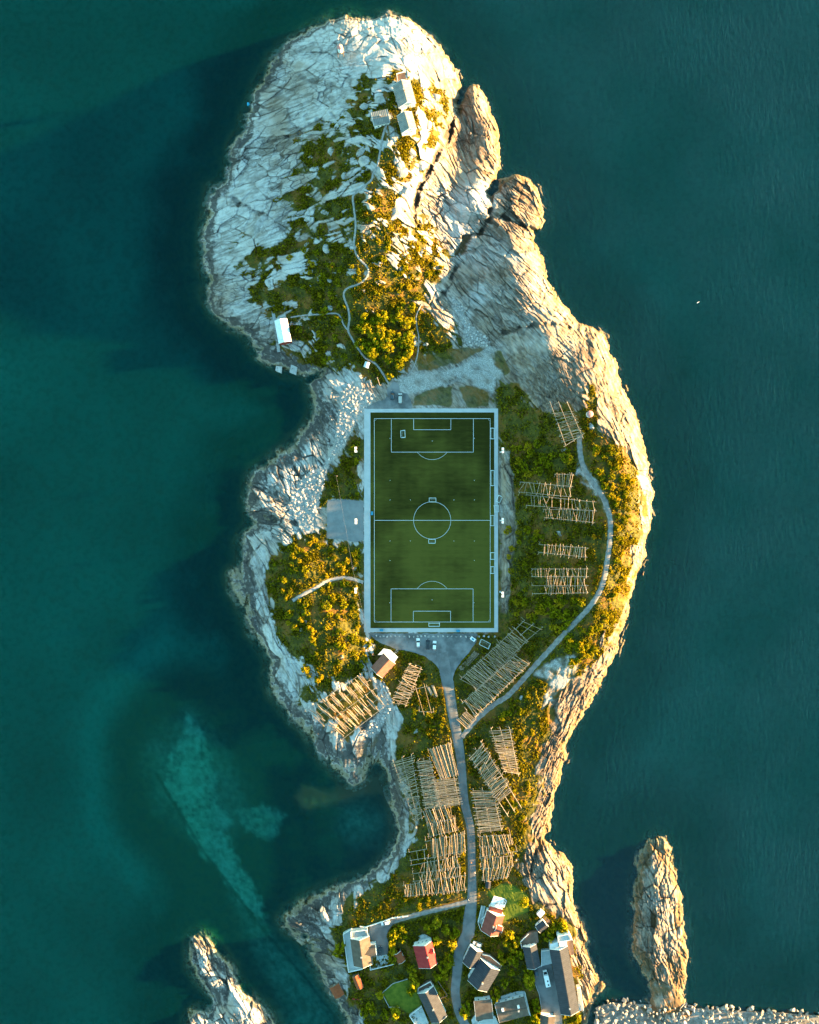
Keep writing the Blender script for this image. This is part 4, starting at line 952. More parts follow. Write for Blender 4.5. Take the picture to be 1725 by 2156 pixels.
def house(name, label, c, d, L, W, h=3.2, rise=2.2, roof='darkroof', wall='clap', z=None, ridge=0., over=.4, win=(3, 1), chimney=None, trim='white', cat='house', hip=False, door=True):
    """c: plan centre of the roof; d: plan direction of the ridge"""
    zg = gz(*c) if z is None else z
    p = at(c[0], c[1], zg + h); root = thing(name, label, cat, (p.x, p.y, zg), rot_of(*d))
    walls_gable(root, L, W, h, rise - .05, wall, ridge)
    rf = roof_gable(root, L, W, h, rise, roof, over, ridge, trim=trim)
    nl, ns = win
    for s_ in (-1, 1):
        for k in range(nl):
            y = (k + .5) / nl * L - L / 2
            window(root, (s_ * W / 2, y, h * .55), .9, 1.2, 'x', s_)
        for k in range(ns):
            x = ((k + .5) / ns - .5) * W * .7
            window(root, (x, s_ * L / 2, h * .55 + (.0 if ns > 1 else h * .35)), .9, 1.1, 'y', s_)
    if door:
        dr = MB().box((W / 2 + .04, L * .02 if nl % 2 == 0 else L / max(nl, 1) * .5, 1.0), (.1, .95, 2.1)).build('door', 'wood', root)
        MB().box((W / 2 + .12, L * .02 + .3 if nl % 2 == 0 else L / max(nl, 1) * .5 + .3, 1.0), (.08, .12, .06)).build('handle', 'chrome', dr)
    if chimney is not None:
        ch = MB().box((ridge, chimney, h + rise + .35), (.7, .7, 1.5)).build('chimney', 'brick', rf); MB().box((0 + ridge, chimney, h + rise + 1.13), (.85, .85, .12)).build('chimney_cap', 'concrete', rf)
    root['_zg'] = zg; return root
def box_part(root, name, cpx, dims, mat, z0, z1, rz=0., par=None):
    """a box given by its plan centre, in the frame of root"""
    p = at(cpx[0], cpx[1], z1); M = Matrix.Translation(root.location) @ Matrix.Rotation(root.rotation_euler.z, 4, 'Z'); q = M.inverted() @ Vector((p.x, p.y, z1))
    return MB().box((q.x, q.y, (z0 + z1) / 2 - root.location.z), (dims[0], dims[1], z1 - z0), rz).build(name, mat, par or root)
def poly_part(root, name, pts, mat, z0, z1):
    M = (Matrix.Translation(root.location) @ Matrix.Rotation(root.rotation_euler.z, 4, 'Z')).inverted()
    ps = [M @ at(a, b, z1) for a, b in pts]
    return MB().prism([(q.x, q.y) for q in ps], z0 - root.location.z, z1 - root.location.z).build(name, mat, root)
def railing(root, pts, z, closed=False, h=1.0, mat='white', wd=.12):
    M = (Matrix.Translation(root.location) @ Matrix.Rotation(root.rotation_euler.z, 4, 'Z')).inverted()
    ps = [M @ at(a, b, z) for a, b in pts]
    if closed: ps.append(ps[0])
    for a, b in zip(ps[:-1], ps[1:]):
        d = b - a; L = d.length; rz = math.atan2(d.y, d.x); c = (a + b) / 2
        MB().box((c.x, c.y, c.z + h), (L + wd, wd * 1.6, .09), rz).build('handrail', mat, root)
        MB().box((c.x, c.y, c.z + h * .5), (L, .05, h * .75), rz).build('railing_panel', mat, root)
        n = max(1, int(L / 2.2))
        for k in range(n + 1):
            q = a + d * (k / n); MB().box((q.x, q.y, q.z + h / 2), (wd, wd, h - .06), rz).build('railing_post', mat, root)

A = lambda *p: zc(1000, 2780, 400, p); Bz = lambda *p: zc(1380, 2680, 450, p); Nz = lambda *p: zc(1130, 200, 200, p); Hz = lambda *p: zc(800, 950, 200, p)
def mid(*p): return (sum(a[0] for a in p) / len(p), sum(a[1] for a in p) / len(p))

# white house with wraparound terrace, south-west
h1 = house('villa', 'white house with dark grey roof and pale wraparound terrace by the western shore', mid(*A((290, 375), (600, 690), (345, 715), (555, 345))), (-47, -350), 12.6, 8.6, 4.2, 2.6, 'brownroof', chimney=-1., z=4.7, win=(4, 2), ridge=0.0)
g = MB()   # cross gable
walls_gable(h1, 5.2, 5.2, 4.0, 1.7, 'clap', name='wing_wall').rotation_euler = (0, 0, -R(90))
w_ = [o for o in h1.children if o.name.startswith('wing_wall')][0]; w_.location = (4.4, -.8, 0)
r_ = roof_gable(h1, 6.0, 5.2, 4.0, 1.8, 'brownroof', .35, name='wing_roof'); r_.rotation_euler = (0, 0, -R(90)); r_.location = (3.6, -.8, .02)
poly_part(h1, 'terrace', A((205, 295), (320, 225), (330, 370), (300, 380), (345, 720), (460, 752), (275, 795), (245, 560)), 'greydeck', 3.6, 4.9)
railing(h1, A((320, 228), (207, 297), (245, 560), (277, 793), (460, 752)), 4.9)
poly_part(h1, 'roof_terrace', A((305, 265), (525, 235), (530, 320), (312, 368)), 'greydeck', 4.5, 7.0)
railing(h1, A((312, 365), (306, 266), (524, 238), (528, 318)), 7.0)
poly_part(h1, 'patio', A((560, 768), (870, 690), (780, 572), (645, 600), (640, 690)), 'greydeck', 4.0, 4.75)
railing(h1, A((562, 700), (562, 766), (868, 690)), 4.75, h=.9)
# red-roofed house
h2 = house('red_roofed_house', 'white house with a bright red sheet roof among garden trees', mid(*A((1125, 480), (1370, 395), (1450, 670), (1195, 755))), (-70, -275), 10.3, 8.6, 4.6, 2.6, 'redroof', chimney=.3, win=(3, 3), ridge=1.2, z=5.0)
dm = roof_gable(h2, 2.6, 2.0, 5.9, .7, 'redroof', .2, name='dormer_roof'); dm.rotation_euler = (0, 0, R(90)); dm.location = (3.0, 1.5, .0)
MB().box((3.2, 1.5, 5.4), (2.0, 1.8, 1.4)).build('dormer', 'clap', h2)
poly_part(h2, 'porch', A((1195, 330), (1270, 305), (1355, 345), (1360, 365), (1205, 400)), 'greydeck', 4.6, 5.2)
house('garden_shed', 'small rust-brown shed under the tree between two houses', mid(*A((905, 590), (980, 510), (1030, 640), (870, 710))), (-90, -160), 4.6, 3.4, 2.3, .9, 'rustroof', 'redboards', win=(1, 0), cat='shed', over=.2)
house('rusty_shed', 'patchy rust-roofed shed below the white terrace', mid(*A((320, 870), (400, 830), (470, 1000), (400, 1035))), (-70, -170), 6.2, 3.0, 2.3, .8, 'rustroof', 'wood', win=(1, 0), cat='shed', over=.2, trim='wood')
house('boathouse', 'square rust-orange roofed boathouse at the western waterline', mid(*A((35, 1020), (140, 950), (215, 1085), (105, 1155))), (-75, -135), 5.6, 4.6, 2.6, .7, 'rustroof', 'wood', win=(1, 1), cat='boathouse', over=.25, trim='wood')
# dark roofed house at the bottom
h6 = house('dark_roofed_house', 'long dark-roofed house with side terrace at the bottom of the road', mid(*A((1185, 1085), (1395, 985), (1575, 1390), (1365, 1475))), (-180, -385), 15.0, 7.6, 3.6, 2.4, 'darkroof', chimney=-.5, win=(5, 2), z=4.6)
poly_part(h6, 'terrace', A((1075, 1365), (1235, 1245), (1330, 1480), (1160, 1500)), 'greydeck', 3.6, 4.9)
railing(h6, A((1235, 1245), (1077, 1366), (1160, 1498)), 4.9, h=.9)
poly_part(h6, 'balcony', A((1190, 1005), (1355, 918), (1392, 990), (1195, 1080)), 'browndeck', 4.2, 6.2)
railing(h6, A((1192, 1078), (1190, 1006), (1354, 920), (1390, 988)), 6.2, h=.9)
# maroon roofed house
h7 = house('maroon_roofed_house', 'white house with maroon tiled roof next to the green lawn', mid(*Bz((410, 385), (605, 435), (545, 670), (340, 610))), (70, -225), 9.4, 8.0, 4.4, 2.8, 'maroonroof', chimney=0., win=(3, 2), z=5.6)
poly_part(h7, 'extension', Bz((440, 335), (592, 372), (575, 440), (430, 402)), 'clap', 5.0, 8.4)
poly_part(h7, 'extension_roof', Bz((436, 328), (594, 368), (578, 446), (424, 406)), 'maroonroof', 8.4, 8.65)
poly_part(h7, 'terrace', Bz((490, 208), (650, 245), (598, 372), (440, 330)), 'white', 5.4, 6.4)
poly_part(h7, 'side_deck', Bz((342, 325), (390, 332), (350, 545), (300, 512)), 'greydeck', 5.2, 6.2)
railing(h7, Bz((342, 327), (302, 510), (330, 590)), 6.2, h=.9); railing(h7, Bz((345, 470), (385, 430)), 6.2, h=.9)
poly_part(h7, 'patio', Bz((612, 480), (680, 492), (650, 620), (552, 680)), 'browndeck', 5.3, 5.75)
MB().box((3.4, -.6, 6.4), (2.2, 2.4, 1.8)).build('dormer', 'clap', h7); dm = roof_gable(h7, 2.8, 2.6, 7.2, .7, 'maroonroof', .2, name='dormer_roof'); dm.rotation_euler = (0, 0, R(90)); dm.location = (3.0, -.6, .0)
# pair of dark houses by the road
h8 = house('dark_gabled_house', 'smaller of two dark-roofed houses, beside the parked white car', mid(*Bz((215, 795), (355, 870), (265, 1050), (130, 975))), (85, -180), 8.0, 5.8, 4.0, 2.4, 'darkroof', win=(2, 2), z=5.4)
h9 = house('dark_gabled_house', 'larger of two dark-roofed houses beside the road, with brown deck', mid(*Bz((330, 950), (565, 1070), (410, 1330), (180, 1195))), (150, -250), 11.4, 10.2, 4.4, 3.0, 'darkroof', chimney=-2., win=(3, 2), z=5.2)
poly_part(h9, 'deck', Bz((352, 880), (440, 900), (580, 1015), (570, 1060), (345, 945)), 'browndeck', 5.0, 7.2)
railing(h9, Bz((354, 882), (440, 902), (578, 1014)), 7.2, h=.9)
# small hut with white annex
h10 = house('garden_hut', 'small white hut with dark roof on the rocks above the gardens', mid(*Bz((980, 570), (1060, 505), (1120, 560), (1035, 625))), (80, -65), 4.6, 3.6, 3.0, 1.1, 'darkroof', win=(1, 1), cat='hut', over=.2)
poly_part(h10, 'annex', Bz((990, 420), (1040, 372), (1085, 412), (1032, 468)), 'white', h10.location.z - 1, h10.location.z + 2.2)
poly_part(h10, 'deck', Bz((1060, 455), (1085, 440), (1150, 500), (1118, 540)), 'browndeck', h10.location.z - 1, h10.location.z + .6)
# grey building and long building
h11 = house('grey_annex_building', 'narrow grey-roofed building with brown roof deck next to the driveway', mid(*Bz((825, 820), (990, 790), (1030, 1020), (880, 1030))), (-45, -225), 10.0, 6.0, 4.4, 1.6, 'darkroof', win=(3, 2), z=5.3)
poly_part(h11, 'roof_deck', Bz((895, 640), (1000, 622), (1012, 752), (815, 812), (797, 737)), 'browndeck', 4.6, 7.6)
railing(h11, Bz((890, 645), (798, 737), (815, 810)), 7.6, h=.9)
h12 = house('long_building', 'long dark-roofed lodging building along the eastern shore', mid(*Bz((1145, 845), (1355, 805), (1480, 1550), (1270, 1575))), (-127, -725), 31.0, 8.2, 5.2, 2.2, 'darkroof', chimney=-12., win=(9, 2), z=5.4)
poly_part(h12, 'north_wing', Bz((1150, 775), (1235, 750), (1260, 845), (1150, 842)), 'clap', 5., 9.5)
poly_part(h12, 'flat_roof', Bz((1148, 772), (1236, 748), (1262, 846), (1148, 843)), 'white', 9.5, 9.7)
poly_part(h12, 'tower_wing', Bz((1232, 668), (1368, 642), (1408, 720), (1338, 738), (1350, 800), (1262, 815)), 'clap', 5., 10.5)
poly_part(h12, 'roof_terrace', Bz((1236, 672), (1366, 646), (1400, 716), (1250, 745)), 'greydeck', 10.5, 10.65)
railing(h12, Bz((1236, 740), (1234, 670), (1367, 644), (1406, 718)), 10.65, h=.9)
poly_part(h12, 'balcony', Bz((1338, 742), (1408, 724), (1434, 888), (1384, 908)), 'browndeck', 5., 8.4)
poly_part(h12, 'terrace', Bz((1042, 842), (1140, 832), (1168, 1000), (1052, 1026)), 'greydeck', 5., 6.6)
railing(h12, Bz((1044, 1022), (1042, 842), (1138, 834)), 6.6, h=.9)
poly_part(h12, 'sun_deck', Bz((1460, 1278), (1498, 1262), (1535, 1540), (1490, 1555)), 'deck', 4., 6.4)
railing(h12, Bz((1462, 1280), (1497, 1264), (1534, 1538)), 6.4, h=.9)
# brown roofs at the very bottom
h13 = house('brown_roofed_house', 'left of two brown flat-pitched roofs at the bottom edge', mid(*Bz((250, 1455), (445, 1435), (490, 1600), (290, 1670))), (195, -20), 7.6, 8.6, 3.4, 1.2, 'brownroof', win=(2, 2), z=5.0)
h14 = house('brown_roofed_house', 'right of two brown flat-pitched roofs, with two bright skylights', mid(*Bz((510, 1490), (835, 1400), (900, 1590), (560, 1670))), (320, -85), 14., 8.6, 3.6, 1.5, 'brownroof', win=(4, 2), z=5.0, chimney=3.)
for a in Bz((593, 1545), (777, 1508)): box_part(h14, 'skylight', a, (1.1, 1.5), 'white', 8.6, 10.15, R(90))
poly_part(h14, 'terrace', Bz((570, 1385), (760, 1325), (850, 1325), (915, 1600), (880, 1610), (835, 1400), (580, 1465)), 'greydeck', 4.4, 5.6)
railing(h14, Bz((850, 1326), (914, 1598)), 5.6, h=.9)
poly_part(h13, 'patio', Bz((225, 1660), (270, 1600), (300, 1680), (500, 1610), (550, 1720), (240, 1720)), 'greydeck', 4.4, 5.3)
house('brown_shed', 'brown-roofed outbuilding at the foot of the driveway', mid(*Bz((1040, 1625), (1195, 1620), (1195, 1740), (1030, 1740))), (1, -10), 5.6, 6.2, 2.8, 1.0, 'brownroof', win=(1, 1), cat='outbuilding', z=5.2)
# houses on the northern hill
n1 = house('hilltop_house', 'largest white house on the northern hill with grey slate roof', mid(*Nz((610, 575), (1080, 420), (1170, 980), (735, 1040))), (-125, -465), 9.8, 7.8, 4.6, 2.8, 'greyroof', chimney=.5, win=(3, 2), over=.3)
poly_part(n1, 'north_deck', Nz((692, 235), (908, 175), (958, 388), (725, 445)), 'browndeck', n1.location.z - 1., n1.location.z + 3.)
n1z = n1.location.z
railing(n1, Nz((724, 440), (694, 238), (906, 178)), n1z + 3., h=.9)
poly_part(n1, 'south_porch', Nz((740, 1060), (940, 980), (960, 1090), (840, 1190)), 'clap', n1z - 1., n1z + 3.)
n2 = house('hilltop_house', 'white house on the northern hill just below the largest one', mid(*Nz((720, 1385), (1110, 1250), (1205, 1640), (815, 1710))), (-95, -325), 7.4, 6.6, 4.2, 2.4, 'greyroof', win=(2, 2), over=.3)
n3 = house('hilltop_cottage', 'small low-roofed white cottage left of the other hilltop houses', mid(*Nz((60, 1260), (430, 1180), (480, 1490), (120, 1550))), (370, -80), 6.8, 5.8, 3.4, 1.2, 'greyroof', chimney=.0, win=(2, 1), over=.3)
# boat hut on the western shore of the hill
bh = house('boat_hut', 'red-walled hut with white sheet-metal roof on the western rocks', mid(*Hz((330, 260), (655, 200), (765, 770), (440, 840))), (-110, -575), 10.6, 5.8, 4.2, 1.6, 'whitemetal', 'redboards', z=4.2, win=(2, 1), cat='hut', over=.25)
poly_part(bh, 'porch', Hz((590, 175), (760, 92), (790, 190), (680, 300)), 'redboards', 3.5, 5.0)
MB().tube((0, -.6, 5.6), (0, -.6, 6.6), .22, n=8).build('stove_pipe', 'chrome', bh)
# barn at the car park
bn = house('barn', 'barn with half-lit reddish roof between car park and big rack', mid(*zc(1120, 1960, 150, [(180, 890), (580, 440), (945, 745), (575, 1210)])), (400, -450), 8.6, 7.0, 3.4, 2.4, 'tanroof', 'white', z=3.8, win=(2, 1), cat='barn')
bp = zc(1120, 1960, 150, [(590, 250), (820, 300), (1065, 520), (950, 700), (590, 430), (400, 440)])
poly_part(bn, 'north_annex', bp, 'white', 3., 6.2); poly_part(bn, 'annex_roof', zc(1120, 1960, 150, [(580, 225), (828, 280), (1090, 520), (955, 715), (590, 440), (380, 445)]), 'whitemetal', 6.2, 6.42)
house('white_kiosk', 'tiny white flat-roofed box beside the lower footpath', (772.5, 768), (20, -60), 2.4, 2.2, 2.2, .3, 'whitemetal', 'white', win=(0, 0), cat='shed', over=.1)
house('small_dark_shed', 'tiny dark shed at the road edge below the eastern racks', Z3((1070, 1585))[0], (5, -40), 2.8, 2.2, 2., .5, 'darkroof', 'wood', win=(0, 0), cat='shed', over=.1, trim='wood')
# navigation light on stilts
bc = at(718.7, 117, gz(718.7, 117)); zb = bc.z; bt = at(718.5, 104, zb + 9)
lt = thing('navigation_light', 'white navigation light with red cap standing on a timber frame', 'beacon', (bc.x, bc.y, zb - .3))
for sx in (-1, 1):
    for sy in (-1, 1): MB().tube((sx * 1.5, sy * 1.5, 0), (sx * 1.2, sy * 1.2, 4.2), .14).build('leg', 'wood', lt)
    MB().tube((sx * 1.45, -1.45, .4), (sx * 1.25, 1.25, 3.8), .09).build('brace', 'wood', lt)
MB().box((0, 0, 4.28), (3.2, 3.2, .16)).build('platform', 'wood', lt)
MB().tube((0, 0, 4.36), (0, 0, 7.6), 1.25, 1.2, 12).build('lantern_house', 'white', lt)
cp = MB().tube((0, 0, 7.6), (0, 0, 8.5), 1.35, .25, 12).build('cap', mat_plain('faded_red_paint', (.50, .20, .18), rough=.6), lt); MB().tube((0, 0, 8.5), (0, 0, 9.), .18, .1, 8).build('finial', 'white', cp)
# round tank with pink lid on the eastern ridge
tz = gz(1243, 871.5); tp = at(1243, 871.5, tz + 2.4)
tk = thing('round_tank', 'round white tank with a pinkish lid on the sunlit ridge', 'tank', (tp.x, tp.y, tz))
MB().tube((0, 0, -.5), (0, 0, 2.2), 1.5, 1.5, 16).build('shell', 'white', tk); MB().tube((0, 0, 2.2), (0, 0, 2.7), 1.6, .5, 16).build('lid', mat_plain('pink_lid', (.50, .22, .2), rough=.6), tk)

# ------------------------------------------------------------------ boardwalk and jetties by the hut
bw = thing('boardwalk', 'narrow plank boardwalk leading down past the red hut', 'boardwalk', at(583, 690, 4.5))
line = Hz((285, 0), (310, 130), (330, 250), (360, 520), (410, 840), (440, 1060))
for i in range(46):
    t = i / 45 * (len(line) - 1); k = min(int(t), len(line) - 2); p = lerp2(line[k], line[k + 1], t - k); d = (line[k + 1][0] - line[k][0], line[k + 1][1] - line[k][1])
    q = at(p[0], p[1], 4.9 - 1.6 * i / 45) - bw.location
    MB().box(q, (1.5, .34, .1), rot_of(*d)).build('plank', 'deck', bw)
for k in range(len(line) - 1):
    for s_ in (-.6, .6):
        a, b = at(*line[k], 4.75 - 1.6 * k / 5) - bw.location, at(*line[k + 1], 4.75 - 1.6 * (k + 1) / 5) - bw.location; d = (b - a).normalized(); n = Vector((-d.y, d.x, 0)) * s_
        MB().tube(a + n, b + n, .08).build('bearer', 'wood', bw)
for lb, pts, mt in (('stone jetty stub standing in the water, left of two below the red hut', Hz((352, 1560), (365, 1440), (520, 1450), (505, 1625)), 'stone'), ('square grey concrete jetty, right of two below the red hut', Hz((720, 1600), (765, 1400), (930, 1470), (892, 1672)), 'concrete')):
    c = mid(*pts); j = thing('jetty', lb, 'jetty', at(*c, -1.5))
    ps = [at(a, b, 1.3) - j.location for a, b in pts]; MB().prism([(p.x, p.y) for p in ps], -1., 2.8).build('body', mt, j)
    MB().box((0, 0, 3.0), (.3, .3, .5)).build('bollard', 'wood', j)

# ------------------------------------------------------------------ vehicles
def paint(name, col): 
    M = Mat(name); M.pbr(col, .3, 0., spec=.5, Coat_Weight=.6); return M.m
PW, PK, PS, PB = paint('white_car_paint', (.78, .78, .77)), paint('dark_car_paint', (.014, .017, .022)), paint('silver_car_paint', (.40, .41, .39)), paint('blue_car_paint', (.016, .05, .075))
def car(label, px, py, d, pnt, z=None, L=4.5, W=1.85, H=1.5, pickup=False, van=False):
    zg = gz(px, py) if z is None else z
    root = thing('parked_car', label, 'car', at(px, py, zg + .05), rot_of(*d), 'parked cars')
    m = MB(); x, y = W / 2, L / 2
    prof = [(-y, .35), (-y, .78), (-y + .25, .92), (y - .5, .86), (y - .05, .7), (y, .35)]      # side outline, +y is the front
    vs = []
    for sx in (-1, 1):
        for (yy, zz) in prof: vs.append((sx * x * (.94 if abs(yy) > y - .1 else 1), yy, zz))
    n = len(prof); m.add(vs, [tuple(range(n)), tuple(range(n, 2 * n))[::-1]] + [(i, n + i, n + (i + 1) % n, (i + 1) % n) for i in range(n)])
    body = m.build('body', pnt, root)
    bm = bmesh.new(); bm.from_mesh(body.data); bmesh.ops.recalc_face_normals(bm, faces=bm.faces); bmesh.ops.bevel(bm, geom=bm.edges[:], offset=.09, segments=2, affect='EDGES'); bm.to_mesh(body.data); bm.free()
    c0, c1, c2, c3 = (-y + .15, -y + .55, y * .12, y * .48)
    if pickup: c0, c1 = -.35 * y, -.28 * y
    if van: c0, c1, c2, c3 = -y + .08, -y + .2, y * .35, y * .62
    xi = x * .78
    g = MB(); g.add([(-x * .95, c0, .88), (x * .95, c0, .88), (x * .95, c3, .86), (-x * .95, c3, .86), (-xi, c1, H - .06), (xi, c1, H - .06), (xi, c2, H - .06), (-xi, c2, H - .06)], [(0, 1, 5, 4), (1, 2, 6, 5), (2, 3, 7, 6), (3, 0, 4, 7)]); g.build('windows', 'glass', root)
    MB().add([(-xi - .03, c1 - .03, H - .08), (xi + .03, c1 - .03, H - .08), (xi + .03, c2 + .03, H - .08), (-xi - .03, c2 + .03, H - .08), (-xi + .1, c1 + .12, H), (xi - .1, c1 + .12, H), (xi - .1, c2 - .12, H), (-xi + .1, c2 - .12, H)], [(0, 1, 5, 4), (1, 2, 6, 5), (2, 3, 7, 6), (3, 0, 4, 7), (4, 5, 6, 7)]).build('roof', pnt, root)
    if pickup: MB().box((0, -.66 * y, .93), (W * .78, L * .28, .06)).build('load_bed', 'black', root)
    for sx in (-1, 1):
        for sy in (-1, 1):
            wv = MB().tube((sx * (x - .2), sy * y * .62, .33), (sx * (x + .02), sy * y * .62, .33), .33, .33, 14).build('wheel', 'black', root); MB().tube((sx * (x + .0), sy * y * .62, .33), (sx * (x + .03), sy * y * .62, .33), .19, .19, 10).build('rim', 'chrome', wv)
        MB().box((sx * x * .68, y - .03, .66), (.36, .12, .14)).build('headlight', 'lamp', root); MB().box((sx * x * .75, -y + .02, .74), (.26, .1, .2)).build('tail_light', 'redlamp', root)
        MB().box((sx * (x + .08), c3 - .3, .95), (.16, .1, .13)).build('wing_mirror', pnt, root)
    return root
car('dark blue car parked north of the pitch', 826.6, 833, (0.05, -1), PB, 3.07)
car('silver pickup truck parked beside the dark car north of the pitch', 843, 839, (0, -1), PS, 3.07, 5.2, 1.95, 1.75, van=True)
car('white car, leftmost of three in the southern car park', 880.7, 1353, (-.03, -1), PW, 3.07)
car('black car between the two white ones in the southern car park', 901, 1356.5, (0, -1), PK, 3.07, 4.9)
car('white car, rightmost of three in the southern car park', 915, 1358.5, (0.05, -1), PW, 3.07)
car('white car on the lane beside the white railing', 812, 1941.5, (-1, .25), PW)
car('black car in the yard of the white terraced house', 801, 2001, (.05, -1), PK, 4.67)
car('white car parked above the pair of dark houses', 1005, 1986, (-1, -.3), PW)
car('dark car tucked beside the grey-roofed building', 1128.6, 2045, (-.2, -1), PB, 5.27)
car('dark car half hidden under the tree at the bottom of the road', 971, 2131, (-.45, -1), PK)
mh = thing('motorhome', 'white motorhome parked on the driveway by the long building', 'motorhome', at(1150, 2057, 5.3), rot_of(-.22, -1))
m = MB().box((0, -.5, 1.75), (2.3, 5.6, 2.5)).build('body', 'white', mh)
MB().add([(-1.05, 2.3, .45), (1.05, 2.3, .45), (.95, 3.9, .45), (-.95, 3.9, .45), (-1.05, 2.3, 2.3), (1.05, 2.3, 2.3), (.9, 3.8, 1.1), (-.9, 3.8, 1.1)], [(0, 1, 5, 4), (1, 2, 6, 5), (2, 3, 7, 6), (3, 0, 4, 7), (4, 5, 6, 7)]).build('cab', 'white', mh)
MB().add([(-.85, 2.5, 2.22), (.85, 2.5, 2.22), (.78, 3.4, 1.5), (-.78, 3.4, 1.5)], [(0, 3, 2, 1), (0, 1, 2, 3)]).build('windscreen', 'glass', mh)
for yy in (-2.3, -.4): MB().box((.2, yy, 3.05), (.6, .7, .12)).build('roof_vent', 'glass', mh)
for sx in (-1, 1):
    for yy in (-2.0, 2.6): MB().tube((sx * .95, yy, .36), (sx * 1.16, yy, .36), .36, .36, 12).build('wheel', 'black', mh)
    MB().box((sx * .7, 3.88, .8), (.3, .1, .2)).build('headlight', 'lamp', mh)
tr_ = thing('trailer', 'small white trailer at the corner of the southern car park', 'trailer', at(995, 1344.6, 3.07), rot_of(-1, -.7))
MB().box((0, -.2, .7), (1.6, 2.6, .7)).build('box', 'white', tr_); MB().box((0, -.2, 1.06), (.8, 1.2, .06)).build('cover', 'bluebox', tr_); MB().tube((0, 1.1, .45), (0, 2.2, .4), .06).build('drawbar', 'chrome', tr_)
for sx in (-1, 1): MB().tube((sx * .8, -.3, .3), (sx * 1., -.3, .3), .3, .3, 12).build('wheel', 'black', tr_)

# ------------------------------------------------------------------ goals, benches, floodlights
def goal(label, px, py, d, wd, dp, z=ZP - .02):
    """d: plan direction in which the goal mouth faces"""
    root = thing('football_goal', label, 'goal', at(px, py, z), rot_of(*d), 'football goals')
    x, y, h = wd / 2, dp / 2, 2.0 if wd < 6 else 2.44
    r = .1
    for sx in (-1, 1):
        MB().tube((sx * x, y, 0), (sx * x, y, h), r, n=8).build('post', 'cyanpaint', root)
        MB().tube((sx * x, y, h), (sx * x, -y * .2, h - .05), .06, n=6).build('top_stay', 'cyanpaint', root)
        MB().tube((sx * x, -y * .2, h - .05), (sx * x, -y, .06), .06, n=6).build('back_stay', 'cyanpaint', root)
        MB().tube((sx * x, y, .08), (sx * x, -y, .08), r, n=6).build('ground_bar', 'cyanpaint', root)
    MB().tube((-x, y, h), (x, y, h), r, n=8).build('crossbar', 'cyanpaint', root)
    MB().tube((-x, -y, .08), (x, -y, .08), r, n=6).build('back_bar', 'cyanpaint', root)
    nm = MB(); n = int(wd / .5)
    for i in range(n + 1):
        xx = -x + wd * i / n; nm.tube((xx, -y * .2, h - .05), (xx, -y, .08), .012, n=3); nm.tube((xx, y, h), (xx, -y * .2, h - .05), .012, n=3)
    for k in range(5): nm.tube((-x, -y * .2 - y * .8 * k / 5, (h - .05) * (1 - k / 5) + .08 * k / 5), (x, -y * .2 - y * .8 * k / 5, (h - .05) * (1 - k / 5) + .08 * k / 5), .012, n=3)
    nm.build('net', 'net', root)
for a in (('small goal standing alone in the top penalty area', 848.6, 914, (1, -.06), 3.4, 2.1), ('goal parked by the touchline, nearest the top right corner flag', 1037, 913, (-1, 0), 5.2, 1.9), ('longest goal parked on the right touchline', 1037, 1006.7, (-1, 0), 7.4, 1.9),
          ('small goal at the top of the centre circle', 911, 1052.7, (0, 1), 3.3, 2.0), ('small goal at the bottom of the centre circle', 909.8, 1139.7, (0, -1), 3.3, 2.0), ('tilted goal off the pitch, upper of two on the walkway', 1051, 1050.7, (-1, -.5), 3.2, 2.2, 3.02), ('goal astride the walkway, lower of two', 1045.4, 1071, (-1, .1), 3.2, 2.3, 3.02),
          ('goal on the right touchline level with the halfway line', 1036.8, 1096, (-1, 0), 5.1, 1.8), ('goal on the right touchline, upper of the lower pair', 1037.6, 1170.4, (-1, 0), 3.3, 2.3), ('goal on the right touchline, lower of the lower pair', 1037, 1200, (-1, 0), 3.3, 1.8), ('wide goal on the bottom goal line', 914.4, 1315, (0, -1), 5.2, 1.9), ('goal discarded on the grass beside the diagonal rack', 1021, 1355.4, (-.45, .9), 5., 2.6, 3.3)): goal(*a)
for lb, px, py, d in (('blue team bench shelter on the left touchline', 783.8, 1080.5, (1, 0)), ('blue bench shelter at the bottom left of the walkway', 803.8, 1326, (0, -1)), ('blue bench shelter at the bottom right of the walkway', 964.6, 1327.4, (0, -1))):
    b = thing('team_bench', lb, 'bench', at(px, py, ZP), rot_of(*d)); MB().box((0, -.45, .9), (1.7, .08, 1.6)).build('back_panel', 'bluebox', b); MB().box((0, .05, 1.74), (1.7, 1.1, .08)).build('canopy', 'bluebox', b); MB().box((0, -.1, .45), (1.5, .5, .08)).build('seat', 'deck', b)
    for sx in (-1, 1): MB().box((sx * .85, 0, .85), (.06, .9, 1.68)).build('side_panel', 'bluebox', b)
side = ['upper', 'middle', 'lower']
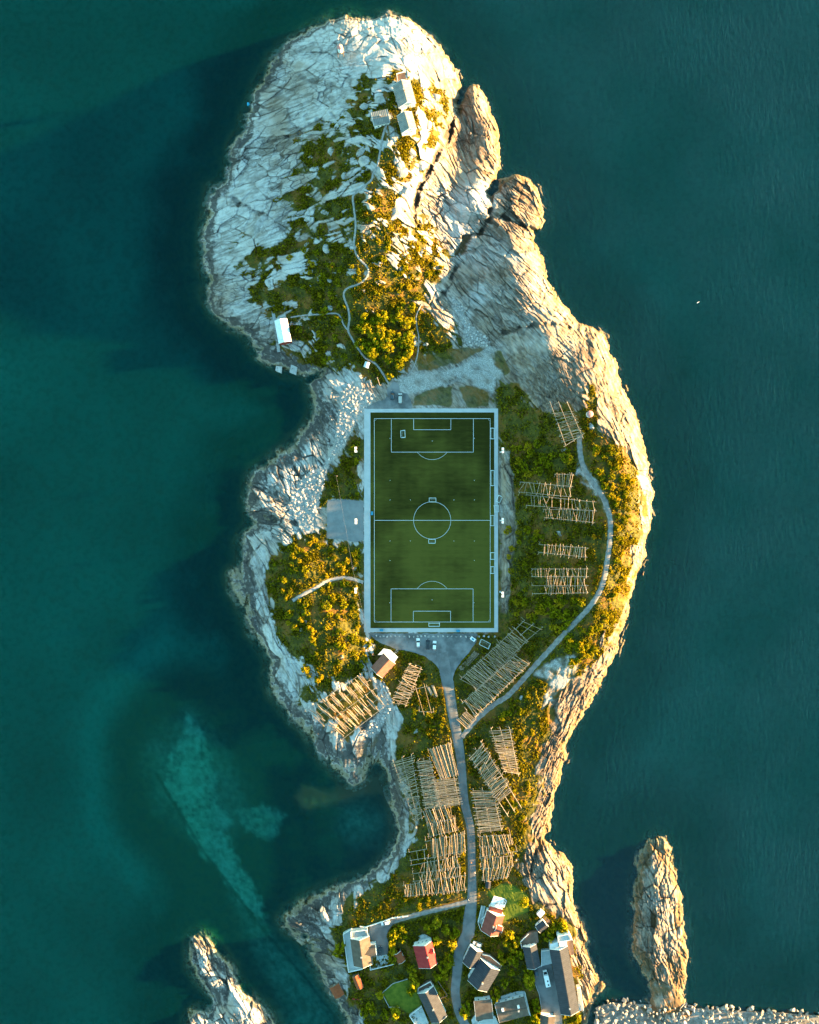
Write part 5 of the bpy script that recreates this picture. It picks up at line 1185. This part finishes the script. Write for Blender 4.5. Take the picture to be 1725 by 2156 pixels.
for i, (bx, by, hx, hy, sd_) in enumerate(((751.5, 951, 750.2, 950.6, 'left'), (752, 1097, 750.2, 1097, 'left'), (751.5, 1238, 750.2, 1241, 'left'), (1053.8, 952.3, 1060, 948.7, 'right'), (1053.5, 1095.8, 1059.5, 1096.5, 'right'), (1053.5, 1246, 1061, 1251.6, 'right'))):
    zg = gz(bx, by); hh = 13.; p = at(bx, by, zg)
    f = thing('floodlight_mast', f'{side[i % 3]} of three white floodlight masts on the {sd_} side of the pitch', 'floodlight', p, 0, 'floodlight masts')
    MB().tube((0, 0, -.3), (0, 0, hh), .2, .13, 8).build('mast', 'white', f); MB().box((0, 0, .1), (.9, .9, .5)).build('footing', 'concrete', f)
    MB().box((0, 0, hh), (.25, 2.4, .18)).build('crossarm', 'white', f)
    for yy in (-.75, .75): hd = MB().box(((.3 if sd_ == 'left' else -.3), yy, hh + .2), (1.0, 1.1, .5)).build('lamp_head', 'white', f); MB().box(((.6 if sd_ == 'left' else -.6), yy, hh - .09), (.5, .9, .06)).build('lens', 'lamp', hd)
# ------------------------------------------------------------------ stones
def rock_mesh(name, seed, mat, flat=.7, npt=26):
    rg = random.Random(seed); bm = bmesh.new()
    for i in range(npt):
        v = Vector((rg.gauss(0, 1), rg.gauss(0, 1), rg.gauss(0, 1))).normalized() * rg.uniform(.8, 1.08)
        bm.verts.new((v.x * 1.12, v.y * .9, max(v.z, -.5) * flat))
    bmesh.ops.convex_hull(bm, input=bm.verts); 
    for v in [v for v in bm.verts if not v.link_faces]: bm.verts.remove(v)
    bmesh.ops.recalc_face_normals(bm, faces=bm.faces)
    me = bpy.data.meshes.new(name); bm.to_mesh(me); bm.free(); me.materials.append(MT[mat]); return me
STM = [rock_mesh('stone', i, 'stone', .85, 12) for i in range(7)]; 
def knoll_mesh(seed):
    rg = random.Random(seed); bm = bmesh.new(); bmesh.ops.create_icosphere(bm, subdivisions=3, radius=1.)
    pl = [(Vector((rg.gauss(0, 1), rg.gauss(0, 1), rg.gauss(.2, .7))).normalized(), rg.uniform(.62, .9)) for _ in range(9)]
    for v in bm.verts:
        for n, d in pl:
            t = v.co.dot(n) - d
            if t > 0: v.co -= n * t * .92
        q = v.co * 2.3 + Vector((seed, seed * 2, 0)); k = float(perlin(np.array([q.x + q.z]), np.array([q.y - q.z]), 5)[0])
        v.co *= 1 + .09 * k; v.co.z *= .62
    me = bpy.data.meshes.new('rock'); bm.to_mesh(me); bm.free(); me.materials.append(MT['rockm']); return me
RKM = [knoll_mesh(20 + i) for i in range(7)]
MOM = [rock_mesh('stone', 40 + i, 'molestone', 1.0, 12) for i in range(7)]
def stone(parent, me, p, r, name='stone', sq=None):
    o = bpy.data.objects.new(name, me); COL.objects.link(o); o.parent = parent
    o.location = p - (parent.location if parent else Vector()); o.rotation_euler = (rnd.uniform(-.3, .3), rnd.uniform(-.3, .3), rnd.uniform(0, 6.28)); q = sq or (rnd.uniform(.8, 1.25), rnd.uniform(.8, 1.2), rnd.uniform(.7, 1.1)); o.scale = (r * q[0], r * q[1], r * q[2]); return o
def inside(p, poly):
    c = False; n = len(poly)
    for i in range(n):
        (ax, ay), (bx, by) = poly[i], poly[(i + 1) % n]
        if (ay > p[1]) != (by > p[1]) and p[0] < (bx - ax) * (p[1] - ay) / (by - ay) + ax: c = not c
    return c
def scatter(poly, n, rmin, seed=0, tries=40):
    rg = random.Random(seed); xs = [p[0] for p in poly]; ys = [p[1] for p in poly]; out = []
    for _ in range(n * tries):
        if len(out) >= n: break
        p = (rg.uniform(min(xs), max(xs)), rg.uniform(min(ys), max(ys)))
        if inside(p, poly) and all((p[0] - q[0]) ** 2 + (p[1] - q[1]) ** 2 > rmin * rmin for q in out): out.append(p)
    return out
isl = bpy.data.objects['island_ground']
mole = thing('breakwater', 'breakwater of large angular grey boulders in the bottom right corner', 'breakwater', at(1400, 2150, 0))
core = [(1264, 2119), (1290, 2112), (1330, 2114), (1400, 2118), (1470, 2124), (1560, 2130), (1650, 2134), (1815, 2146), (1815, 2262), (1258, 2262), (1254, 2138)]
cps = [at(a, b, .5) - mole.location for a, b in core]; MB().prism([(p.x, p.y) for p in cps], -6, .5).build('rubble_core', 'molestone', mole)
for px, py in scatter([(1256, 2112), (1290, 2103), (1330, 2106), (1400, 2110), (1470, 2116), (1560, 2122), (1650, 2126), (1735, 2131), (1735, 2175), (1252, 2175)], 290, 4.6, 4):
    edge = min(max((py - (2106 + (px - 1290) * .06)) / 22., 0), 1)
    stone(mole, rnd.choice(MOM), at(px, py, .2 + 2.6 * edge), rnd.choice((.7, .85, 1.0, 1.2, 1.4, 1.7)) * rnd.uniform(.85, 1.15), 'stone', (rnd.uniform(.75, 1.3), rnd.uniform(.7, 1.1), rnd.uniform(.8, 1.2)))
# boulders along the edge of the car park
for x in (168, 210, 245, 280, 322, 368, 410, 462, 515, 560, 602, 640, 680, 718, 770, 820, 870, 918, 962, 1010, 1060, 1110, 1250, 1300, 1350, 1415):
    px, py = (1100 + x * .29) * .69, (1600 + (1180 + rnd.uniform(-6, 6)) * .29) * .69 - .2
    px, py = 759 + x * .2, 1104 + (1180 + rnd.uniform(-6, 6)) * .2
    o = stone(None, rnd.choice(STM), at(px, py, 3.3), rnd.uniform(.5, .75), 'boulder'); tag(o, 'boulder in the row between the walkway and the southern car park', 'boulder', 'boulders edging the car park')
for k, (poly, n, rm_, r0, r1) in enumerate(((RUBBLE_W, 175, 5.0, .35, 1.1), (RUBBLE_N, 60, 4.5, .4, 1.0), (RUBBLE_C, 45, 4.5, .4, 1.1))):
    for px, py in scatter(poly, n, rm_, 20 + k): stone(isl, rnd.choice(STM), at(px, py, gz(px, py) + .15), r0 + (r1 - r0) * rnd.random() ** 2)
# outcrop blocks lying in the turf
for px, py, r, q in ((762, 318, 3.6, (1.3, .7, .7)), (771, 340, 4.6, (1., 1., .8)), (823, 302, 2.4, (.7, 1.5, .7)), (863, 320, 3.2, (.8, 1.4, .8)), (885, 345, 3.4, (1.3, .9, .7)), (838, 368, 4.2, (1.5, .8, .6)), (850, 397, 3.6, (.8, 1.4, .7)), (827, 448, 4.8, (1.1, .9, .6)), (712, 268, 3.6, (1.5, .6, .5)), (800, 216, 4.2, (1., 1., .6)), (775, 225, 3.6, (1.4, .7, .5)), (735, 242, 3.4, (1.3, .8, .5)), (915, 205, 3.2, (.7, 1.2, .8)), (902, 262, 2.6, (.9, 1.3, .8)), (890, 290, 2.4, (.8, 1.3, .8)),
                    (546, 480, 5.0, (1.7, .7, .5)), (690, 450, 3.4, (1.5, .6, .5)), (652, 462, 2.8, (1.2, .8, .6)), (690, 522, 3., (1.1, .9, .6)), (647, 514, 1.7, (1.2, .8, .8)), (665, 553, 1.8, (.9, 1.1, .8)), (568, 598, 2.6, (1.3, .8, .6)), (545, 575, 2.6, (1.8, .5, .5)), (657, 655, 2.6, (1.3, .7, .7)), (697, 648, 2., (1., 1., .8)), (696, 590, 2., (.8, 1.1, .9)), (668, 355, 3.6, (1.4, .7, .5)), (700, 318, 3., (1.2, .9, .5)), (727, 370, 2.6, (.8, 1.3, .5)),
                    (1240, 897, 3.0, (.8, 1.2, .45)), (1195, 948, 4., (1.3, .8, .5)), (1178, 1124, 1.8, (1.3, .8, .6)), (887, 530, 1.6, (1, 1, .8)), (930, 650, 2., (1, 1, .7)), (745, 1195, 2., (1., 1.2, .7)), (632, 1130, 2.4, (.8, 1.3, .7)), (645, 1310, 1.6, (1.2, .8, .6)), (635, 1326, 1.8, (.8, 1.2, .6)), (1098, 1470, 1.8, (1.2, .8, .7)), (877, 1540, 1.7, (.7, 1.4, .6))):
    stone(isl, rnd.choice(RKM), at(px, py, gz(px, py) - .18 * r), r * .85, 'rock', q)

# ------------------------------------------------------------------ trees and shrubs
def crown_mesh(name, seed, mat, nclump=15, per=26, leaf=.17, tall=.85):
    rg = random.Random(seed); m = MB()
    for c in range(nclump):
        a = rg.uniform(0, 6.28); rr = math.sqrt(rg.random()) * .74; zz = rg.uniform(.25, 1.0) * (1.12 - rr * .7) * tall
        cc = Vector((rr * math.cos(a), rr * math.sin(a), zz)); cr = rg.uniform(.22, .40)
        for k in range(per):
            n = Vector((rg.gauss(0, 1), rg.gauss(0, 1), rg.gauss(.35, 1))).normalized(); p = cc + n * cr * rg.uniform(.55, 1.05)
            nn = (n + Vector((rg.gauss(0, .5), rg.gauss(0, .5), rg.gauss(0, .5)))).normalized(); u = nn.orthogonal().normalized(); u = Matrix.Rotation(rg.uniform(0, 6.28), 3, nn) @ u; v = nn.cross(u); s_ = leaf * rg.uniform(.6, 1.25)
            m.add([p - u * s_, p - v * s_ * .6, p + u * s_, p + v * s_ * .6], [(0, 1, 2, 3)])
    return m.mesh(name, mat)
def trunk_mesh(seed, n=4):
    rg = random.Random(seed); m = MB(); m.tube((0, 0, -.15), (0, 0, .35), .07, .05, 6)
    for i in range(n):
        a = 6.28 * i / n + rg.uniform(-.5, .5); m.tube((0, 0, .25), (.42 * math.cos(a), .42 * math.sin(a), rg.uniform(.5, .75)), .045, .015, 5)
    return m.mesh('trunk', 'bark')
CRS = [crown_mesh('crown', 200 + i, 'leaf', leaf=.16) for i in range(8)]; CRT = [crown_mesh('crown', 300 + i, 'leaf2', 19, 30, .13, 1.15) for i in range(6)]; TRK = [trunk_mesh(i) for i in range(4)]
def plant(name, label, cat, group, px, py, r, crowns, hgt=1.0):
    z = gz(px, py); zt = z + r * .6 * hgt
    p = at(px, py, zt); root = thing(name, label, cat, (p.x, p.y, z - .1), rnd.uniform(0, 6.28), group); root.scale = (r * rnd.uniform(.85, 1.15), r * rnd.uniform(.85, 1.15), r * hgt * rnd.uniform(.85, 1.15))
    for nm, me in (('crown', rnd.choice(crowns)), ('trunk', rnd.choice(TRK))):
        o = bpy.data.objects.new(nm, me); COL.objects.link(o); o.parent = root
NSH = 0
def zone(poly, n, r0, r1, label, group, seed, rmin=None, name='shrub', cat='shrub', crowns=None, hgt=1.0):
    for px, py in scatter(poly, n, rmin or (r0 + r1) * .5 / S * .75, seed):
        if samp(RDIST, np.array([px]), np.array([py]))[0] < 3 or samp(F['pitch'], np.array([px]), np.array([py]))[0] > -4: continue
        plant(name, label, cat, group, px, py, 1.18 * rnd.uniform(r0, r1), crowns or CRS, hgt)
zone([(765, 660), (870, 640), (885, 700), (865, 760), (825, 795), (775, 770), (755, 720)], 46, 1.7, 3.0, 'leafy golden-green tree in the dense grove north of the pitch', 'grove north of the pitch', 1, name='tree', cat='tree', crowns=CRT, rmin=8, hgt=1.1)
zone([(600, 545), (640, 520), (700, 540), (760, 560), (770, 600), (730, 640), (700, 700), (745, 760), (690, 775), (640, 720), (620, 670), (690, 640), (640, 610)], 36, 1.1, 2.2, 'bushy shrub on the lower slope of the northern hill near the boat hut', 'shrubs on the northern hill', 2)
zone([(780, 480), (850, 470), (940, 500), (930, 570), (890, 620), (860, 640), (790, 650), (775, 560)], 38, .9, 1.8, 'low shrub on the sunny rocky slope above the grove', 'shrubs above the grove', 3)
zone([(600, 1240), (660, 1215), (745, 1190), (775, 1330), (785, 1390), (720, 1430), (650, 1440), (610, 1360)], 62, 1.2, 2.2, 'golden shrub in the thicket on the hill west of the pitch', 'thicket west of the pitch', 4)
zone([(580, 1180), (640, 1130), (690, 1130), (660, 1180), (700, 1180), (640, 1215), (590, 1250), (575, 1220)], 22, 1.1, 1.9, 'shrub on the rocky knoll below the rubble beach', 'shrubs on the western knoll', 5)
zone([(700, 1145), (764, 1145), (764, 1190), (720, 1200), (690, 1170)], 12, 1.2, 1.9, 'dark green shrub in the shade below the gravel court', 'shrubs below the court', 6)
zone([(740, 925), (764, 925), (764, 1040), (735, 1045)], 8, .9, 1.5, 'low shrub on the verge left of the pitch', 'shrubs left of the pitch', 7)
zone([(1085, 945), (1150, 925), (1200, 940), (1210, 985), (1160, 990), (1095, 1000)], 22, 1.5, 2.5, 'dark green shrub in the thicket above the four-row rack', 'thicket above the four-row rack', 8)
zone([(1068, 1100), (1130, 1110), (1170, 1130), (1140, 1140), (1085, 1150), (1075, 1200), (1115, 1190), (1112, 1250), (1078, 1290)], 16, 1.3, 2.1, 'dark shrub at the foot of the bank right of the pitch', 'shrubs right of the pitch', 9)
zone([(1075, 1270), (1120, 1260), (1240, 1255), (1250, 1265), (1215, 1300), (1180, 1335), (1130, 1310), (1080, 1310)], 30, 1.3, 2.3, 'shrub in the thicket between three-row rack and curving track', 'thicket above the diagonal racks', 10)
zone([(1245, 950), (1290, 930), (1310, 960), (1335, 1010), (1338, 1060), (1325, 1130), (1325, 1180), (1310, 1240), (1280, 1310), (1255, 1340), (1290, 1240), (1297, 1170), (1300, 1100), (1290, 1050), (1265, 1010)], 52, .9, 1.9, 'golden shrub on the strip between track and eastern cliffs', 'shrubs along the eastern cliffs', 11)
zone([(1190, 1345), (1220, 1320), (1270, 1320), (1260, 1365), (1225, 1410), (1195, 1405), (1200, 1380)], 24, 1.2, 2.0, 'golden shrub on the bank above the gravel patch', 'shrubs above the gravel patch', 12)
zone([(1035, 1500), (1130, 1450), (1140, 1500), (1120, 1570), (1095, 1560), (1060, 1520)], 14, .9, 1.7, 'orange-tinged shrub at the top of the eastern rack field', 'shrubs at the eastern rack field', 13)
zone([(1095, 1600), (1115, 1650), (1105, 1720), (1085, 1740), (1075, 1690)], 14, .9, 1.5, 'shrub on the sunny bank beside the three-rail racks', 'shrubs beside the three-rail racks', 14)
zone([(860, 1480), (930, 1500), (940, 1540), (880, 1550), (850, 1520)], 10, .9, 1.6, 'russet shrub between the small rack and the western rack field', 'shrubs above the western rack field', 15)
zone([(850, 1895), (960, 1870), (975, 1885), (860, 1925)], 9, .9, 1.6, 'shrub along the lane to the white terraced house', 'shrubs along the lane', 16)
zone([(963, 1785), (976, 1785), (978, 1850), (964, 1850)], 5, 1., 1.6, 'shrub between the western racks and the road', 'shrubs at the road edge', 17)
GT = A((980, 270), (990, 370), (860, 550), (855, 640), (1110, 780), (1125, 860), (1145, 985), (1320, 230), (1565, 260), (1650, 340), (1690, 290), (1640, 450), (1600, 580), (1600, 670), (1530, 760), (1540, 880), (1455, 860), (1440, 160), (1440, 390), (880, 300), (840, 420), (125, 560), (600, 1330), (760, 1380), (880, 1400), (560, 1250), (690, 1110), (170, 480), (1100, 1060), (480, 1350), (900, 1330)) + \
     Bz((680, 660), (560, 900), (590, 970), (740, 1000), (690, 1100), (610, 1230), (890, 1100), (900, 1180), (910, 1250), (510, 1370), (500, 1440), (975, 1460), (990, 1540), (980, 1640), (170, 1500), (150, 1570), (1150, 620), (1130, 690), (1210, 570), (1300, 600), (1300, 540), (1470, 1640), (760, 760), (720, 850), (800, 880), (700, 950), (650, 760), (840, 290))
HOUSES = [(o['label'], o.location) for o in bpy.data.objects if o.type == 'EMPTY' and o.get('category') == 'house' and o.location.y < -180]
SHORT = {'white house with dark grey': 'white terraced house', 'white house with a bright': 'red-roofed house', 'long dark-roofed house': 'long dark-roofed house', 'white house with maroon': 'maroon-roofed house', 'smaller of two dark': 'smaller dark house', 'larger of two dark': 'larger dark house', 'narrow grey-roofed': 'narrow grey-roofed building', 'long dark-roofed lodging': 'long lodging building', 'left of two brown': 'left brown-roofed house', 'right of two brown': 'skylit brown-roofed house'}
seen = {}
for i, (px, py) in enumerate(GT):
    p = at(px, py, 6); lb, loc = min(HOUSES, key=lambda h: (h[1] - p).length); nm = [v for k, v in SHORT.items() if lb.startswith(k)][-1]
    d = p - loc; side_ = ('right of' if d.x > 0 else 'left of') if abs(d.x) > abs(d.y) * 1.6 else (('above' if d.y > 0 else 'below') if abs(d.y) > abs(d.x) * 1.6 else (('above' if d.y > 0 else 'below') + ' and ' + ('right of' if d.x > 0 else 'left of')))
    key = f'{side_} the {nm}'; seen[key] = seen.get(key, 0) + 1; k = seen[key]
    word = ['rounded', 'second', 'third', 'fourth', 'fifth', 'sixth', 'seventh', 'eighth'][k - 1]
    plant('garden_tree', f'{word} garden tree {key}', 'tree', 'garden trees among the houses', px, py, rnd.uniform(2.0, 3.1), CRT, 1.5)

# low heath: tussocks and dwarf scrub, far too many to count
def tufts(n=150000):
    rg = np.random.default_rng(5)
    px = rg.uniform(480, 1345, n * 8); py = rg.uniform(100, 2200, n * 8)
    ok = (samp(np.maximum.reduce([F['vn'], F['ve'], F['vw1'], F['vw2']]), px, py) > -4) & (samp(RDIST, px, py) > 2) & (samp(F['pitch'], px, py) < -2)
    for q in ('court', 'carpark', 'parkn', 'yw', 'ye', 'gn', 'ge', 'lawn', 'lawn2'): ok &= samp(F[q], px, py) < -1
    dens = np.clip(1.9 * fbm(px * S / 7, py * S / 7, 71, 3) + .28, .04, 1)
    ok &= rg.uniform(0, 1.0, len(px)) < dens
    px, py = px[ok], py[ok]
    ix = ((px - FX0) / FST).astype(int); iy = ((py - FY0) / FST).astype(int)
    k = (VEGGRID[iy, ix] > .55); px, py, ix, iy = px[k][:n], py[k][:n], ix[k][:n], iy[k][:n]
    h = HGRID[iy, ix]; n = len(px)
    s_ = rg.uniform(.2, .5, n) * (1 + .5 * fbm(px * S / 8, py * S / 8, 71, 2)); C = unproject(px, py, h); C[:, 2] += s_ * .5
    th = rg.uniform(0, math.pi, n); tilt = rg.uniform(-.9, .9, n)
    U = np.stack([np.cos(th), np.sin(th), np.zeros(n)], 1) * s_[:, None]; Wv = np.stack([-np.sin(th) * np.sin(tilt), np.cos(th) * np.sin(tilt), np.cos(tilt)], 1) * s_[:, None]
    V = np.stack([C - U - Wv * .6, C + U - Wv * .6, C + U * .6 + Wv, C - U * .6 + Wv], 1).reshape(-1, 3)
    put('heath_scrub', mesh_np('heath_scrub', V, np.arange(4 * n).reshape(n, 4), MT['tuft']), kind='stuff')
tufts()

# ------------------------------------------------------------------ power line, walls, boat, people, gull
def pole_line(label, pts):
    ps = []
    for px, py in pts:
        z = gz(px, py); p = at(px, py, z); ps.append(p)
        t = thing('utility_pole', label, 'utility pole', p, 0, 'utility poles'); MB().tube((0, 0, -.4), (0, 0, 7.5), .16, .11, 8).build('post', 'wood', t); MB().box((0, 0, 7.2), (1.6, .14, .14)).build('crossarm', 'wood', t)
    return ps
tops = [p + Vector((0, 0, 7.4)) for p in pole_line('slim wooden pole carrying the wire west of the pitch', [(745, 1195), (711, 1003), (786, 1374)])]
for lb, a, b in (('thin power wire crossing the gravel court', tops[0], tops[1]), ('thin power wire passing the lower left pitch corner', tops[0], tops[2])):
    m = MB(); n = 14
    f = lambda t: a.lerp(b, t) - Vector((0, 0, 3.0 * t * (1 - t)))
    for k in range(n): m.tube(f(k / n), f((k + 1) / n), .035, n=4)
    tag(m.build('power_wire', 'wire'), lb, 'wire')
def fence(name, label, cat, pts, mat, h=.9, z=None):
    root = thing(name, label, cat, at(*pts[0], gz(*pts[0])))
    for a, b in zip(pts[:-1], pts[1:]):
        n = max(1, int(math.hypot(a[0] - b[0], a[1] - b[1]) / 9))
        for k in range(n):
            p, q = lerp2(a, b, k / n), lerp2(a, b, (k + 1) / n); P, Q = at(*p, gz(*p) + .15) - root.location, at(*q, gz(*q) + .15) - root.location; d = Q - P; c = (P + Q) / 2
            MB().box((c.x, c.y, c.z + h / 2), (d.length + .02, .22, h), math.atan2(d.y, d.x)).build('panel', mat, root); MB().box((P.x, P.y, P.z + h / 2), (.3, .3, h + .2)).build('post', mat, root)
fence('lane_railing', 'white railing along the lane to the terraced house', 'railing', A((430, 195), (500, 205), (700, 140), (850, 85), (1060, 58)), 'white')
fence('garden_wall', 'low pale wall curving round the enclosed lawn', 'garden wall', A((1050, 890), (860, 950), (715, 1075), (810, 1260), (950, 1268)), 'concrete', .5)
fence('garden_fence', 'short fence beside the narrow lawn of the dark-roofed house', 'fence', A((1450, 912), (1570, 1090), (1570, 1110), (1482, 1142)), 'wood', .7)
fence('drive_wall', 'low wall along the western edge of the driveway', 'wall', Bz((975, 1240), (1020, 1360), (1050, 1560)), 'concrete', .6)
ky = thing('kayak', 'red kayak lying on the ground near the rust-roofed sheds', 'kayak', at(*A((378, 1156))[0], gz(*A((378, 1156))[0]) + .1), rot_of(1, .08))
bm = MB(); nn = 11
for i in range(nn):
    t = -1 + 2 * i / (nn - 1); wv = .33 * (1 - abs(t) ** 2.2) + .01
    for k in range(6): bm.v.append((wv * math.cos(k * 1.0472), 2.2 * t, .2 + .18 * t * t + .17 * math.sin(k * 1.0472) * (1 - abs(t) ** 3)))
    if i: bm.f += [((i - 1) * 6 + k, (i - 1) * 6 + (k + 1) % 6, i * 6 + (k + 1) % 6, i * 6 + k) for k in range(6)]
bm.build('hull', mat_plain('red_plastic', (.42, .015, .02), rough=.35), ky); MB().box((0, -.1, .37), (.36, .8, .06)).build('cockpit', 'black', ky)

def person(label, px, py, d, shirt, trousers, hair, step=.22, zoff=0.):
    z = gz(px, py) + .12; root = thing('person', label, 'person', at(px, py, z), rot_of(*d))
    J = {'pel': (0, 0, .95, .15), 'waist': (0, 0, 1.1, .135), 'chest': (0, .02, 1.32, .165), 'neck': (0, .02, 1.5, .06), 'head': (0, .04, 1.63, .1), 'top': (0, .03, 1.74, .075)}
    E = [('pel', 'waist'), ('waist', 'chest'), ('chest', 'neck'), ('neck', 'head'), ('head', 'top')]
    for s_, sg in (('l', -1), ('r', 1)):
        st = step * sg
        J.update({'hip' + s_: (.1 * sg, 0, .9, .1), 'kn' + s_: (.11 * sg, st * .6 + .04, .5, .07), 'an' + s_: (.11 * sg, st - .04, .09, .045), 'to' + s_: (.12 * sg, st + .14, .04, .04),
                  'sh' + s_: (.2 * sg, .01, 1.43, .07), 'el' + s_: (.27 * sg, -st * .35, 1.14, .05), 'wr' + s_: (.26 * sg, -st * .7 + .12, .92, .035), 'ha' + s_: (.26 * sg, -st * .8 + .17, .84, .04)})
        E += [('pel', 'hip' + s_), ('hip' + s_, 'kn' + s_), ('kn' + s_, 'an' + s_), ('an' + s_, 'to' + s_), ('chest', 'sh' + s_), ('sh' + s_, 'el' + s_), ('el' + s_, 'wr' + s_), ('wr' + s_, 'ha' + s_)]
    keys = list(J); me = bpy.data.meshes.new('body'); me.from_pydata([J[k][:3] for k in keys], [(keys.index(a), keys.index(b)) for a, b in E], []); o = put('body', me, root)
    md = o.modifiers.new('skin', 'SKIN'); o.modifiers.new('sub', 'SUBSURF').levels = 1; o.modifiers['sub'].render_levels = 1
    for i, k in enumerate(keys): me.skin_vertices[0].data[i].radius = (J[k][3], J[k][3] * (.75 if k in ('chest', 'waist', 'pel') else 1)); me.skin_vertices[0].data[i].use_root = (k == 'pel')
    M = Mat('clothed_body'); zz = M.n('ShaderNodeSeparateXYZ'); M.l(M.obj(), zz.inputs[0]); c = M.mix(M.math('GREATER_THAN', zz.outputs[2], .98), trousers, shirt); c = M.mix(M.math('GREATER_THAN', zz.outputs[2], 1.5), c, (.45, .28, .2)); M.pbr(c, .8); me.materials.append(M.m)
    hr = MB(); 
    for i in range(8):
        for k in range(12):
            a, b = R(90 * i / 7), R(30 * k); hr.v.append((.115 * math.cos(a) * math.cos(b), .02 + .125 * math.cos(a) * math.sin(b), 1.66 + .125 * math.sin(a)))
    for i in range(7): hr.f += [(i * 12 + k, i * 12 + (k + 1) % 12, (i + 1) * 12 + (k + 1) % 12, (i + 1) * 12 + k) for k in range(12)]
    hr.build('hair', mat_plain('hair', hair, rough=.7), root)
    for sx in (-1, 1): MB().box((sx * .035, .137, 1.645), (.026, .012, .016)).build('eye', 'black', root)
person('person in an orange top walking up the road between the racks', 1003 - 10.5, 1814.5, (.1, -1), (.55, .2, .05), (.05, .05, .06), (.3, .2, .1))
person('person in pale pink clothes walking on the right side of the road', 1000, 1836.5, (0.1, -1), (.7, .45, .45), (.6, .58, .58), (.12, .08, .05))
person('person in white stood at the junction of road and lane', 986.5, 1893, (-1, .2), (.75, .75, .72), (.1, .1, .12), (.1, .07, .05), .05)
gl = thing('gull', 'white gull gliding above the dark sea right of the island', 'gull', at(1470, 637, 6), rot_of(-.5, -.85))
bmg = MB()
for i in range(9):
    t = -1 + i / 4.; rr = .1 * (1 - abs(t) ** 2) + .012
    for k in range(8): bmg.v.append((rr * math.cos(k * .785), .3 * t, rr * math.sin(k * .785)))
    if i: bmg.f += [((i - 1) * 8 + k, (i - 1) * 8 + (k + 1) % 8, i * 8 + (k + 1) % 8, i * 8 + k) for k in range(8)]
bmg.build('body', 'feather', gl)
for sx in (-1, 1): MB().add([(sx * .06, .14, .04), (sx * .06, -.12, .03), (sx * .4, -.04, .16), (sx * .4, .2, .17), (sx * .78, -.1, .1), (sx * .76, .02, .11)], [(0, 1, 2, 3), (3, 2, 4, 5), (3, 2, 1, 0), (5, 4, 2, 3)]).build('wing', 'feather', gl)
MB().add([(-.05, -.25, .02), (.05, -.25, .02), (.1, -.45, .02), (-.1, -.45, .02)], [(0, 1, 2, 3), (3, 2, 1, 0)]).build('tail', 'feather', gl); MB().tube((0, .3, 0), (0, .38, -.01), .02, .006, 6).build('beak', mat_plain('beak', (.5, .3, .03), rough=.5), gl)
by = thing('mooring_float', 'bright blue float bobbing at the edge of the western rocks', 'float', at(522.5, 219.5, .05)); MB().tube((0, -.7, .1), (0, .7, .1), .45, .45, 10).build('drum', mat_plain('bright_blue', (.03, .36, .55), rough=.5), by); MB().box((.4, 0, .3), (.9, 1.2, .12), .5).build('deck', 'bluebox', by)
